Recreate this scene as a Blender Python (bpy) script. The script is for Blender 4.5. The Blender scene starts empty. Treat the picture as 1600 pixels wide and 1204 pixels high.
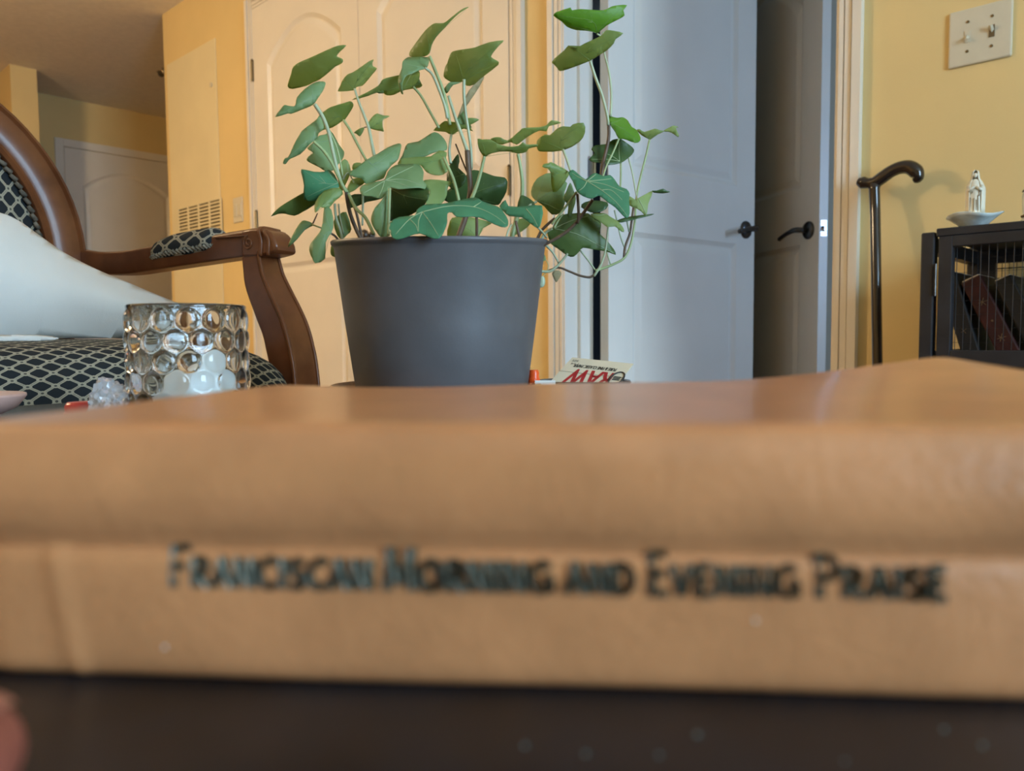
import bpy, bmesh, math, random
from mathutils import Vector, Matrix
from mathutils.geometry import tessellate_polygon

random.seed(4)
sc = bpy.context.scene
COL = sc.collection

# ------------------------------------------------------------------ camera
FPX = 1200.0
CAMZ = 0.53
CAM = Vector((0.0, -1.87, CAMZ))
YAW = math.radians(42.7)
PITCH = math.radians(3.58)
ROLL = 0.0085
_fw = Vector((-math.sin(YAW), math.cos(YAW), 0))
_rt = Vector((math.cos(YAW), math.sin(YAW), 0))
_up = Vector((0, 0, 1))
F = (_fw * math.cos(PITCH) - _up * math.sin(PITCH)).normalized()
U0 = (_up * math.cos(PITCH) + _fw * math.sin(PITCH)).normalized()
R = (_rt * math.cos(ROLL) - U0 * math.sin(ROLL)).normalized()
U = (U0 * math.cos(ROLL) + _rt * math.sin(ROLL)).normalized()
cd = bpy.data.cameras.new('camera')
cam = bpy.data.objects.new('camera', cd)
COL.objects.link(cam)
cam.matrix_world = Matrix(((R.x, U.x, -F.x, CAM.x), (R.y, U.y, -F.y, CAM.y), (R.z, U.z, -F.z, CAM.z), (0, 0, 0, 1)))
cd.sensor_width = 36.0
cd.lens = FPX / 1600 * 36
cd.clip_start = 0.01
cd.dof.use_dof = True
cd.dof.focus_distance = 0.72
cd.dof.aperture_fstop = 11.5
sc.camera = cam

# ------------------------------------------------------------------ world, lights, exposure
w = bpy.data.worlds.new('World')
sc.world = w
w.use_nodes = True
w.node_tree.nodes['Background'].inputs[0].default_value = (0.55, 0.75, 1.0, 1)
w.node_tree.nodes['Background'].inputs[1].default_value = 1.0
sc.view_settings.view_transform = 'Standard'
sc.view_settings.look = 'None'
sc.view_settings.exposure = 0.8
sc.view_settings.gamma = 1.0
sc.view_settings.use_curve_mapping = False

WIN_X = 2.6
al = bpy.data.lights.new('window_daylight', 'AREA')
al.shape = 'RECTANGLE'
al.size = 1.5
al.size_y = 1.2
al.energy = 72
al.color = (0.50, 0.76, 1.0)
alo = bpy.data.objects.new('window_daylight', al)
COL.objects.link(alo)
alo.location = (WIN_X + 0.14, -1.7, 1.2)
alo.rotation_euler = (0, math.radians(90), 0)
al2 = bpy.data.lights.new('bedroom_daylight', 'AREA')
al2.shape = 'RECTANGLE'
al2.size = 1.05
al2.size_y = 0.40
al2.energy = 15
al2.color = (0.34, 0.58, 1.0)
alo2 = bpy.data.objects.new('bedroom_daylight', al2)
COL.objects.link(alo2)
alo2.location = (1.19, 1.01, 1.2)
alo2.rotation_euler = (0, math.radians(90), 0)
sl = bpy.data.lights.new('sun', 'SUN')
sl.energy = 1.3
sl.angle = math.radians(7)
sl.color = (0.55, 0.78, 1.0)
slo = bpy.data.objects.new('sun', sl)
COL.objects.link(slo)
slo.rotation_euler = Vector((-2.58, -0.83, -1.10)).to_track_quat('-Z', 'Y').to_euler()


def P(x, y, d):
    return CAM + d * (F + R * ((x - 800) / FPX) - U * ((y - 602) / FPX))


def hit(x, y, p0, n):
    dr = F + R * ((x - 800) / FPX) - U * ((y - 602) / FPX)
    p0 = Vector(p0)
    n = Vector(n)
    t = (p0 - CAM).dot(n) / dr.dot(n)
    return CAM + dr * t


def onw(x, y, yw=0.0):
    return hit(x, y, (0, yw, 0), (0, 1, 0))


# ------------------------------------------------------------------ materials
def hexc(r, g, b):
    f = lambda c: ((c / 255 + 0.055) / 1.055) ** 2.4 if c / 255 > 0.04045 else c / 255 / 12.92
    return (f(r), f(g), f(b))


def mat(name, col, rough=0.5, metal=0.0, spec=0.5, var=0.06, nscale=30, bump=0.0, bscale=200, trans=0.0, ior=1.45, coat=0.0, col2=None):
    m = bpy.data.materials.new(name)
    m.use_nodes = True
    nt = m.node_tree
    b = nt.nodes['Principled BSDF']
    b.inputs['Roughness'].default_value = rough
    b.inputs['Metallic'].default_value = metal
    b.inputs['Specular IOR Level'].default_value = spec
    b.inputs['IOR'].default_value = ior
    b.inputs['Transmission Weight'].default_value = trans
    b.inputs['Coat Weight'].default_value = coat
    b.inputs['Coat Roughness'].default_value = 0.15
    tc = nt.nodes.new('ShaderNodeTexCoord')
    if trans < 0.5:
        nz = nt.nodes.new('ShaderNodeTexNoise')
        nz.inputs['Scale'].default_value = nscale
        nz.inputs['Detail'].default_value = 4
        nt.links.new(tc.outputs['Object'], nz.inputs['Vector'])
        rp = nt.nodes.new('ShaderNodeValToRGB')
        c2 = col2 if col2 else tuple(min(1, c * (1 + var)) for c in col)
        c1 = col if col2 else tuple(c * (1 - var) for c in col)
        rp.color_ramp.elements[0].color = (*c1, 1)
        rp.color_ramp.elements[1].color = (*c2, 1)
        rp.color_ramp.elements[0].position = 0.35
        rp.color_ramp.elements[1].position = 0.65
        nt.links.new(nz.outputs['Fac'], rp.inputs['Fac'])
        nt.links.new(rp.outputs['Color'], b.inputs['Base Color'])
    else:
        b.inputs['Base Color'].default_value = (*col, 1)
    if bump > 0:
        nb = nt.nodes.new('ShaderNodeTexNoise')
        nb.inputs['Scale'].default_value = bscale
        nb.inputs['Detail'].default_value = 3
        nt.links.new(tc.outputs['Object'], nb.inputs['Vector'])
        bn = nt.nodes.new('ShaderNodeBump')
        bn.inputs['Strength'].default_value = bump
        bn.inputs['Distance'].default_value = 0.002
        nt.links.new(nb.outputs['Fac'], bn.inputs['Height'])
        nt.links.new(bn.outputs['Normal'], b.inputs['Normal'])
    return m


M = {}
M['wall'] = mat('wall_paint', (0.74, 0.555, 0.255), 0.7, var=0.03, nscale=3, bump=0.12, bscale=300, spec=0.3)
M['panelpaint'] = mat('panel_paint', (0.74, 0.63, 0.38), 0.55, var=0.03, nscale=4)
M['ceil'] = mat('ceiling_paint', (0.86, 0.80, 0.68), 0.9, var=0.03, bump=0.15, bscale=250, spec=0.5)
M['white'] = mat('white_gloss_paint', (0.77, 0.71, 0.61), 0.38, var=0.02, nscale=5)
M['floor'] = mat('wood_floor', (0.24, 0.13, 0.06), 0.35, var=0.3, nscale=6)
M['dark'] = mat('dark_void', (0.012, 0.011, 0.01), 0.8)
M['bronze'] = mat('aged_bronze', (0.09, 0.085, 0.08), 0.3, metal=0.9, nscale=60, var=0.2)
M['steel'] = mat('latch_steel', (0.65, 0.66, 0.68), 0.3, metal=1.0)
M['brass'] = mat('brass', (0.20, 0.15, 0.08), 0.45, metal=0.9)
M['plate'] = mat('ivory_plastic', (0.62, 0.56, 0.42), 0.4, var=0.02)
M['cane'] = mat('black_lacquer', (0.018, 0.012, 0.010), 0.16, coat=0.6, var=0.3)
M['cab'] = mat('charcoal_wood', (0.019, 0.020, 0.025), 0.42, var=0.2, nscale=20)
M['wire'] = mat('wire', (0.05, 0.05, 0.055), 0.35, metal=0.7)
M['chairwood'] = mat('walnut_gloss', (0.19, 0.064, 0.022), 0.34, coat=0.2, spec=0.35, nscale=18, col2=(0.11, 0.033, 0.011))
M['chairdark'] = mat('walnut_dark', (0.035, 0.014, 0.008), 0.25, coat=0.4)
M['linen'] = mat('white_linen', (0.74, 0.72, 0.68), 0.9, var=0.02, nscale=20, bump=0.15, bscale=900, spec=0.1)
M['table'] = mat('black_tabletop', (0.006, 0.009, 0.014), 0.27, spec=0.5, var=0.35, nscale=40, bump=0.05, bscale=120)
M['pot'] = mat('grey_plastic', (0.118, 0.112, 0.118), 0.42, var=0.06, nscale=40, bump=0.03, bscale=600)
M['soil'] = mat('soil', (0.035, 0.022, 0.012), 0.95, var=0.5, nscale=200, bump=0.8, bscale=300)
M['foil'] = mat('foil', (0.105, 0.105, 0.078), 0.45, metal=0.6, var=0.2, nscale=300)
M['pages'] = mat('paper_pages', (0.72, 0.65, 0.52), 0.8, var=0.03, nscale=400)
M['leather'] = mat('tan_leather', (0.54, 0.24, 0.10), 0.31, var=0.10, nscale=60, bump=0.12, bscale=500, spec=0.5, coat=0.25)
M['glass'] = mat('clear_glass', (0.97, 0.99, 0.99), 0.02, trans=1.0, ior=1.47)
M['wax'] = mat('white_wax', (0.85, 0.90, 0.90), 0.45, var=0.02)
M['cello'] = mat('clear_film', (0.97, 0.97, 1.0), 0.05, trans=0.72, ior=1.4)
M['red'] = mat('red_plastic', (0.55, 0.05, 0.04), 0.3)
M['orange'] = mat('orange_plastic', (0.90, 0.10, 0.015), 0.3)
M['card'] = mat('cream_card', (0.68, 0.62, 0.48), 0.6, var=0.03)
M['inkred'] = mat('ink_red', (0.42, 0.02, 0.025), 0.6)
M['inkblack'] = mat('ink_black', (0.03, 0.028, 0.025), 0.6)
M['dish'] = mat('dark_glaze', (0.022, 0.026, 0.042), 0.15)
M['dishin'] = mat('tan_glaze', (0.40, 0.30, 0.15), 0.3, var=0.2)
M['porcelain'] = mat('cream_porcelain', (0.72, 0.68, 0.55), 0.25, var=0.05, nscale=80)
M['porcelain_blue'] = mat('pale_glaze', (0.62, 0.68, 0.66), 0.15, var=0.12, nscale=90)
M['gilt'] = mat('brown_accent', (0.16, 0.10, 0.04), 0.5)
M['shell_in'] = mat('shell_tan', (0.50, 0.28, 0.13), 0.4, var=0.15, nscale=200)
M['shell_out'] = mat('shell_pink', (0.62, 0.38, 0.32), 0.35, var=0.06, nscale=100)
M['skin'] = mat('skin', (0.30, 0.085, 0.055), 0.5, var=0.08, nscale=150)
M['nail'] = mat('nail', (0.36, 0.14, 0.10), 0.3)
M['bookdark'] = mat('black_cover', (0.012, 0.012, 0.013), 0.45)
M['bookred'] = mat('maroon_cover', (0.040, 0.008, 0.008), 0.45, var=0.25, nscale=40)
M['gold'] = mat('gold_stamp', (0.22, 0.14, 0.07), 0.6, metal=0.4)
M['stem_green'] = mat('stem_green', (0.34, 0.42, 0.20), 0.4, var=0.15, nscale=60)
M['stem_pale'] = mat('stem_pale', (0.44, 0.50, 0.33), 0.35, var=0.12, nscale=60)
M['stem_brown'] = mat('stem_brown', (0.13, 0.085, 0.055), 0.5, var=0.3, nscale=90)
M['vein'] = mat('leaf_vein', (0.36, 0.45, 0.24), 0.5)
M['vein_mid'] = mat('leaf_vein_mid', (0.24, 0.36, 0.12), 0.5)
M['vein_grey'] = mat('leaf_vein_grey', (0.33, 0.44, 0.26), 0.5)
M['dry'] = mat('dry_leaf', (0.30, 0.24, 0.12), 0.7, var=0.2, nscale=120)
M['lampglass'] = bpy.data.materials.new('lamp_glass')
M['lampglass'].use_nodes = True
_b = M['lampglass'].node_tree.nodes['Principled BSDF']
_b.inputs['Emission Color'].default_value = (1, 0.76, 0.46, 1)
_b.inputs['Emission Strength'].default_value = 82.0


def leafmat(name, c1, c2, transl=0.3, rough=0.42):
    m = mat(name, c1, rough, col2=c2, nscale=38, spec=0.5, bump=0.3, bscale=110)
    nt = m.node_tree
    b = nt.nodes['Principled BSDF']
    out = nt.nodes['Material Output']
    tr = nt.nodes.new('ShaderNodeBsdfTranslucent')
    tr.inputs['Color'].default_value = (c2[0] * 2.2, c2[1] * 2.0, c2[2] * 1.2, 1)
    mx = nt.nodes.new('ShaderNodeMixShader')
    mx.inputs[0].default_value = transl
    nt.links.new(b.outputs[0], mx.inputs[1])
    nt.links.new(tr.outputs[0], mx.inputs[2])
    nt.links.new(mx.outputs[0], out.inputs['Surface'])
    return m


M['leaf'] = leafmat('leaf_green', (0.19, 0.295, 0.095), (0.32, 0.42, 0.175), 0.40)
M['leaf_mid'] = leafmat('leaf_mid', (0.085, 0.15, 0.04), (0.14, 0.22, 0.065), 0.28)
M['leaf_grey'] = leafmat('leaf_under', (0.15, 0.26, 0.11), (0.26, 0.38, 0.18), 0.28, 0.5)
M['leaf_dark'] = leafmat('leaf_dark', (0.045, 0.095, 0.028), (0.075, 0.14, 0.042), 0.2, 0.4)
M['leaf_daylit'] = leafmat('leaf_skylight_tint', (0.055, 0.20, 0.10), (0.075, 0.26, 0.13), 0.15, 0.34)  # teal of the reflected window daylight is put into the leaf colour
M['leaf_bright'] = leafmat('leaf_young', (0.13, 0.30, 0.03), (0.17, 0.36, 0.045), 0.4)


def fabric():
    m = bpy.data.materials.new('lattice_fabric')
    m.use_nodes = True
    nt = m.node_tree
    N = nt.nodes
    L = nt.links
    b = N['Principled BSDF']
    b.inputs['Roughness'].default_value = 0.85
    b.inputs['Specular IOR Level'].default_value = 0.2
    uv = N.new('ShaderNodeUVMap')
    sep = N.new('ShaderNodeSeparateXYZ')
    L.new(uv.outputs[0], sep.inputs[0])

    def op(o, a, bb=None, clamp=False):
        n = N.new('ShaderNodeMath')
        n.operation = o
        n.use_clamp = clamp
        for i, v in enumerate((a, bb)):
            if v is None:
                continue
            if isinstance(v, (int, float)):
                n.inputs[i].default_value = v
            else:
                L.new(v, n.inputs[i])
        return n.outputs[0]
    p = op('ADD', sep.outputs[0], sep.outputs[1])
    q = op('SUBTRACT', sep.outputs[0], sep.outputs[1])
    dp = op('ABSOLUTE', op('SUBTRACT', op('FRACT', p), 0.5))
    dq = op('ABSOLUTE', op('SUBTRACT', op('FRACT', q), 0.5))
    lp = op('SUBTRACT', 0.5, dp)   # distance to the lattice line
    lq = op('SUBTRACT', 0.5, dq)
    line = op('LESS_THAN', op('MINIMUM', lp, lq), 0.10)
    core = op('LESS_THAN', op('ABSOLUTE', op('SUBTRACT', op('MINIMUM', lp, lq), 0.0)), 0.03)
    kd = op('SQRT', op('ADD', op('MULTIPLY', lp, lp), op('MULTIPLY', lq, lq)))
    knot = op('LESS_THAN', kd, 0.235)
    hole = op('LESS_THAN', kd, 0.085)
    msk = op('MAXIMUM', line, knot)
    msk2 = op('SUBTRACT', msk, op('MULTIPLY', hole, 0.85), True)
    msk3 = op('SUBTRACT', msk2, op('MULTIPLY', op('MULTIPLY', core, op('SUBTRACT', 1.0, knot)), 0.3), True)
    nz = N.new('ShaderNodeTexNoise')
    nz.inputs['Scale'].default_value = 500
    tc = N.new('ShaderNodeTexCoord')
    L.new(tc.outputs['Object'], nz.inputs['Vector'])
    fac = op('MULTIPLY', msk3, op('ADD', op('MULTIPLY', nz.outputs['Fac'], 0.5), 0.75), True)
    mx = N.new('ShaderNodeMix')
    mx.data_type = 'RGBA'
    mx.inputs[6].default_value = (0.022, 0.026, 0.030, 1)
    mx.inputs[7].default_value = (0.40, 0.36, 0.27, 1)
    L.new(fac, mx.inputs[0])
    L.new(mx.outputs[2], b.inputs['Base Color'])
    bp = N.new('ShaderNodeBump')
    bp.inputs['Distance'].default_value = 0.0015
    bp.inputs['Strength'].default_value = 0.7
    L.new(fac, bp.inputs['Height'])
    L.new(bp.outputs[0], b.inputs['Normal'])
    return m


M['fabric'] = fabric()


# ------------------------------------------------------------------ mesh helpers
class MB:
    def __init__(s):
        s.v = []
        s.f = []
        s.uv = {}

    def add(s, vs, fs):
        o = len(s.v)
        s.v += [tuple(v) for v in vs]
        s.f += [tuple(i + o for i in f) for f in fs]
        return o

    def box(s, a, b):
        x0, y0, z0 = [min(a[i], b[i]) for i in range(3)]
        x1, y1, z1 = [max(a[i], b[i]) for i in range(3)]
        s.add([(x0, y0, z0), (x1, y0, z0), (x1, y1, z0), (x0, y1, z0), (x0, y0, z1), (x1, y0, z1), (x1, y1, z1), (x0, y1, z1)],
              [(0, 3, 2, 1), (4, 5, 6, 7), (0, 1, 5, 4), (1, 2, 6, 5), (2, 3, 7, 6), (3, 0, 4, 7)])

    def obox(s, o, ax, ay, az):
        o, ax, ay, az = map(Vector, (o, ax, ay, az))
        vs = [o + ax * i + ay * j + az * k for k in (0, 1) for j in (0, 1) for i in (0, 1)]
        s.add(vs, [(0, 2, 3, 1), (4, 5, 7, 6), (0, 1, 5, 4), (1, 3, 7, 5), (3, 2, 6, 7), (2, 0, 4, 6)])

    def tube(s, pts, r, n=8, up=None, sq=None):
        """sweep; r number/list; sq=(list of 2d section points) replaces the circle"""
        pts = [Vector(p) for p in pts]
        k = len(pts)
        rs = r if isinstance(r, (list, tuple)) else [r] * k
        sec = sq if sq else [(math.cos(2 * math.pi * i / n), math.sin(2 * math.pi * i / n)) for i in range(n)]
        n = len(sec)
        tang = []
        for i in range(k):
            t = (pts[min(i + 1, k - 1)] - pts[max(i - 1, 0)])
            tang.append(t.normalized() if t.length > 1e-9 else Vector((0, 0, 1)))
        a = Vector(up) if up else (Vector((0, 0, 1)) if abs(tang[0].z) < 0.9 else Vector((1, 0, 0)))
        vs = []
        for i in range(k):
            t = tang[i]
            a = (a - t * a.dot(t))
            a = a.normalized() if a.length > 1e-6 else t.orthogonal().normalized()
            b = t.cross(a)
            for (cx, cy) in sec:
                vs.append(pts[i] + (a * cx + b * cy) * rs[i])
        fs = []
        for i in range(k - 1):
            for j in range(n):
                fs.append((i * n + j, i * n + (j + 1) % n, (i + 1) * n + (j + 1) % n, (i + 1) * n + j))
        fs.append(tuple(range(n - 1, -1, -1)))
        fs.append(tuple((k - 1) * n + j for j in range(n)))
        s.add(vs, fs)

    def lathe(s, prof, c, n=48, closed=False, disp=None, axis=(0, 0, 1)):
        c = Vector(c)
        az = Vector(axis).normalized()
        ax = az.orthogonal().normalized() if abs(az.z) < 0.999 else Vector((1, 0, 0))
        ay = az.cross(ax)
        vs = []
        for (r, z) in prof:
            for j in range(n):
                th = 2 * math.pi * j / n
                rr, zz = (r, z) if not disp else disp(r, z, th)
                vs.append(c + ax * (rr * math.cos(th)) + ay * (rr * math.sin(th)) + az * zz)
        fs = []
        k = len(prof)
        for i in range(k - 1):
            for j in range(n):
                fs.append((i * n + j, i * n + (j + 1) % n, (i + 1) * n + (j + 1) % n, (i + 1) * n + j))
        if not closed:
            if prof[0][0] > 1e-6:
                fs.append(tuple(range(n - 1, -1, -1)))
            if prof[-1][0] > 1e-6:
                fs.append(tuple((k - 1) * n + j for j in range(n)))
        else:
            for j in range(n):
                fs.append(((k - 1) * n + j, (k - 1) * n + (j + 1) % n, (j + 1) % n, j))
        s.add(vs, fs)

    def grid(s, fn, nu, nv, wrapu=False, uvfn=None):
        o = len(s.v)
        for i in range(nu + (0 if wrapu else 1)):
            for j in range(nv + 1):
                s.v.append(tuple(fn(i / nu, j / nv)))
                if uvfn:
                    s.uv[len(s.v) - 1] = uvfn(i / nu, j / nv)
        mi = nu if wrapu else nu + 1
        for i in range(nu):
            for j in range(nv):
                a = o + i * (nv + 1) + j
                bq = o + ((i + 1) % mi) * (nv + 1) + j
                s.f.append((a, bq, bq + 1, a + 1))

    def mesh(s, name, m, smooth=False, bevel=0, weld=False):
        me = bpy.data.meshes.new(name)
        me.from_pydata(s.v, [], s.f)
        if s.uv:
            ul = me.uv_layers.new(name='UVMap')
            for lp in me.loops:
                ul.data[lp.index].uv = s.uv.get(lp.vertex_index, (0, 0))
        if not s.uv:
            bm = bmesh.new()
            bm.from_mesh(me)
            if weld:
                bmesh.ops.remove_doubles(bm, verts=bm.verts, dist=1e-6)
            bmesh.ops.recalc_face_normals(bm, faces=bm.faces)
            bm.to_mesh(me)
            bm.free()
        if smooth:
            me.polygons.foreach_set('use_smooth', [True] * len(me.polygons))
        if m:
            me.materials.append(M[m] if isinstance(m, str) else m)
        return me


def link(name, me, parent=None):
    o = bpy.data.objects.new(name, me)
    COL.objects.link(o)
    if parent:
        o.parent = parent
        o.matrix_parent_inverse = parent.matrix_world.inverted()
    return o


def build(mb, name, m, parent=None, smooth=False, bevel=0, weld=False, angle=None):
    o = link(name, mb.mesh(name, m, smooth or bool(angle), weld=weld), parent)
    if bevel:
        md = o.modifiers.new('bevel', 'BEVEL')
        md.width = bevel
        md.segments = 2
        md.limit_method = 'ANGLE'
        md.angle_limit = math.radians(40)
    if angle:
        o.data.set_sharp_from_angle(angle=math.radians(angle))
    return o


def tag(o, label, cat=None, group=None, kind=None):
    o['label'] = label
    if cat:
        o['category'] = cat
    if group:
        o['group'] = group
    if kind:
        o['kind'] = kind
    return o


def empty(name, loc):
    o = bpy.data.objects.new(name, None)
    COL.objects.link(o)
    o.location = loc
    bpy.context.view_layer.update()
    return o


def catmull(pts, n=6):
    pts = [Vector(p) for p in pts]
    if len(pts) < 3:
        return pts
    out = []
    for i in range(len(pts) - 1):
        p0 = pts[max(i - 1, 0)]
        p1 = pts[i]
        p2 = pts[i + 1]
        p3 = pts[min(i + 2, len(pts) - 1)]
        for k in range(n):
            t = k / n
            out.append(0.5 * ((2 * p1) + (p2 - p0) * t + (2 * p0 - 5 * p1 + 4 * p2 - p3) * t * t + (3 * p1 - p0 - 3 * p2 + p3) * t ** 3))
    out.append(pts[-1])
    return out


def lerp_list(vals, n):
    k = len(vals)
    out = []
    for i in range(n):
        t = i / (n - 1) * (k - 1)
        a = min(int(t), k - 2)
        out.append(vals[a] + (vals[a + 1] - vals[a]) * (t - a))
    return out


# ------------------------------------------------------------------ room shell
CEIL = onw(258, 20).z
XL = onw(260, 200).x            # outer corner at the left end of the long wall
XJL, XJR = onw(885, 300).x, onw(1305, 300).x   # doorway
DOORH = 2.04
WT = 0.13

mb = MB()
mb.box((XL, 0, 0), (XJL - 0.02, WT, CEIL))
mb.box((XJL - 0.02, 0, DOORH + 0.02), (XJR + 0.02, WT, CEIL))
mb.box((XJR + 0.02, 0, 0), (WIN_X, WT, CEIL))
tag(build(mb, 'wall_back', 'wall'), 'long yellow painted wall behind closet, doorway and cane', 'wall', kind='structure')
mb = MB(); mb.box((XL, WT, 0), (XL + 0.12, 3.2, CEIL))
tag(build(mb, 'wall_return', 'wall'), 'yellow wall turning the corner into the entry hall', 'wall', kind='structure')
XH = onw(258, 300).x - 1.9
mb = MB(); mb.box((XH - 0.12, -0.2, 0), (XH, 3.3, CEIL))
tag(build(mb, 'wall_hall', 'wall'), 'shaded yellow hall wall beyond the corner', 'wall', kind='structure')
mb = MB(); mb.box((XH, 3.2, 0), (XL + 0.12, 3.32, CEIL))
tag(build(mb, 'wall_hall_end', 'wall'), 'end wall of the entry hall', 'wall', kind='structure')
_st = hit(15, 95, (0, -0.35, 0), (0, 1, 0))
mb = MB(); mb.box((-8.0, -0.35, 0), (_st.x, -0.2, CEIL))
tag(build(mb, 'wall_stub', 'wall'), 'lit wall end beside the hall at far left', 'wall', kind='structure')
mb = MB(); mb.box((-8.12, -4.6, 0), (-8.0, -0.2, CEIL))
tag(build(mb, 'wall_left', 'wall'), 'yellow wall at the far left of the room', 'wall', kind='structure')
mb = MB(); mb.box((-8.12, -4.72, 0), (WIN_X + 0.12, -4.6, CEIL))
tag(build(mb, 'wall_front', 'wall'), 'yellow wall behind the viewer', 'wall', kind='structure')
# window wall with an opening
wy0, wy1, wz0, wz1 = -2.3, -1.08, 0.4, 2.0
mb = MB()
mb.box((WIN_X, -4.6, 0), (WIN_X + 0.12, wy0, CEIL))
mb.box((WIN_X, wy1, 0), (WIN_X + 0.12, WT, CEIL))
mb.box((WIN_X, wy0, 0), (WIN_X + 0.12, wy1, wz0))
mb.box((WIN_X, wy0, wz1), (WIN_X + 0.12, wy1, CEIL))
tag(build(mb, 'wall_right', 'wall'), 'yellow window wall at the right of the room', 'wall', kind='structure')
mb = MB()
for (a, b) in (((wy0, wz0), (wy0 + 0.05, wz1)), ((wy1 - 0.05, wz0), (wy1, wz1)), ((wy0, wz0), (wy1, wz0 + 0.05)), ((wy0, wz1 - 0.05), (wy1, wz1))):
    mb.box((WIN_X + 0.02, a[0], a[1]), (WIN_X + 0.08, b[0], b[1]))
mb.box((WIN_X + 0.03, (wy0 + wy1) / 2 - 0.02, wz0), (WIN_X + 0.07, (wy0 + wy1) / 2 + 0.02, wz1))
tag(build(mb, 'window_1', 'white'), 'white framed window in the right wall', 'window', kind='structure')
mb = MB(); mb.box((-8.12, -4.72, -0.1), (WIN_X + 0.12, 3.4, 0))
tag(build(mb, 'floor', 'floor'), 'brown wooden floor of the room', 'floor', kind='structure')
mb = MB(); mb.box((-8.12, -4.72, CEIL), (WIN_X + 0.12, 3.4, CEIL + 0.1))
tag(build(mb, 'ceiling', 'ceil'), 'beige flat ceiling over room and hall', 'ceiling', kind='structure')
# the room behind the doorway
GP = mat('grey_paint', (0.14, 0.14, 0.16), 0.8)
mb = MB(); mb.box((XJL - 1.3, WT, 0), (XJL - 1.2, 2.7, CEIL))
tag(build(mb, 'wall_bedroom_left', mat('shade_darkened_paint', (0.03, 0.03, 0.03), 0.9)), 'shade-darkened left wall of the dim room behind the doorway', 'wall', kind='structure')  # near-black colour stands in for the shade seen through the hinge gap
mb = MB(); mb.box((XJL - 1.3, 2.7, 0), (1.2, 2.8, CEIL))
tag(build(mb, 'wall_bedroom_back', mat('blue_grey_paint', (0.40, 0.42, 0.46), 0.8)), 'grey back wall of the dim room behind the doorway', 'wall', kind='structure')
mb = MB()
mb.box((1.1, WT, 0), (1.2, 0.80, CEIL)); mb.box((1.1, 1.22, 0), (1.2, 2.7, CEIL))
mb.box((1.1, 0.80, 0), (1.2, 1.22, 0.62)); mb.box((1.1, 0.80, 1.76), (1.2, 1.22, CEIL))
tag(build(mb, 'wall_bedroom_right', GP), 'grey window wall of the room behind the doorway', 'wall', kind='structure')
mb = MB()
for (a, b) in (((0.78, 0.60), (0.80, 1.78)), ((1.22, 0.60), (1.24, 1.78)), ((0.80, 0.60), (1.22, 0.62)), ((0.80, 1.76), (1.22, 1.78))):
    mb.box((1.08, a[0], a[1]), (1.10, b[0], b[1]))
tag(build(mb, 'window_2', 'white'), 'white framed window of the room behind the doorway', 'window', kind='structure')


def casing_profile(mb, x0, x1, z0, z1, vertical, yw=0.0):
    """stepped moulding on the wall; profile runs from the inner (first) to the outer edge"""
    steps = [(0.0, 0.12, 0.010), (0.12, 0.30, 0.014), (0.30, 0.36, 0.009), (0.36, 0.60, 0.015), (0.60, 0.66, 0.011), (0.66, 1.0, 0.020)]
    for a, b, dp in steps:
        if vertical:
            mb.box((x0 + (x1 - x0) * a, yw - dp, z0), (x0 + (x1 - x0) * b, yw, z1))
        else:
            mb.box((x0, yw - dp, z0 + (z1 - z0) * a), (x1, yw, z0 + (z1 - z0) * b))


CW = 0.058
mb = MB()
casing_profile(mb, XJL, XJL - CW, 0, DOORH + CW, True)
casing_profile(mb, XJR, XJR + CW, 0, DOORH + CW, True)
casing_profile(mb, XJL, XJR, DOORH, DOORH + CW, False)
tag(build(mb, 'trim_1', 'white'), 'fluted white casing around the open doorway', 'door trim', kind='structure')
mb = MB()
mb.box((XJL - 0.02, 0, 0), (XJL, WT + 0.005, DOORH + 0.02))
mb.box((XJL, 0.055, 0), (XJL + 0.011, 0.094, DOORH))
mb.box((XJR, 0, 0), (XJR + 0.02, WT + 0.005, DOORH + 0.02))
mb.box((XJL, 0, DOORH), (XJR, WT + 0.005, DOORH + 0.02))
tag(build(mb, 'trim_2', 'white', bevel=0.001), 'white door jamb with stop strip inside the doorway', 'door jamb', kind='structure')

# closet opening
XC0, XCM, XC1 = onw(404, 250).x, onw(566, 150).x, onw(801, 280).x
mb = MB()
casing_profile(mb, XC0, XC0 - CW, 0, 2.03 + CW, True)
casing_profile(mb, XC1, XC1 + CW, 0, 2.03 + CW, True)
casing_profile(mb, XC0, XC1, 2.03, 2.03 + CW, False)
tag(build(mb, 'trim_3', 'white'), 'white casing around the closet double doors', 'door trim', kind='structure')


def outline(kind, x0, x1, z0, z1, ins):
    x0 += ins; x1 -= ins; z0 += ins; z1 -= ins
    if kind == 'rect':
        return [(x0, z0), (x1, z0), (x1, z1), (x0, z1)]
    pts = [(x0, z0), (x1, z0)]
    rise = 0.13
    n = 18
    for i in range(n + 1):
        t = i / n
        x = x1 + (x0 - x1) * t
        e = math.sin(math.pi * t)
        s_ = e ** 0.9
        pts.append((x, z1 - rise + rise * s_))
    return pts


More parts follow.
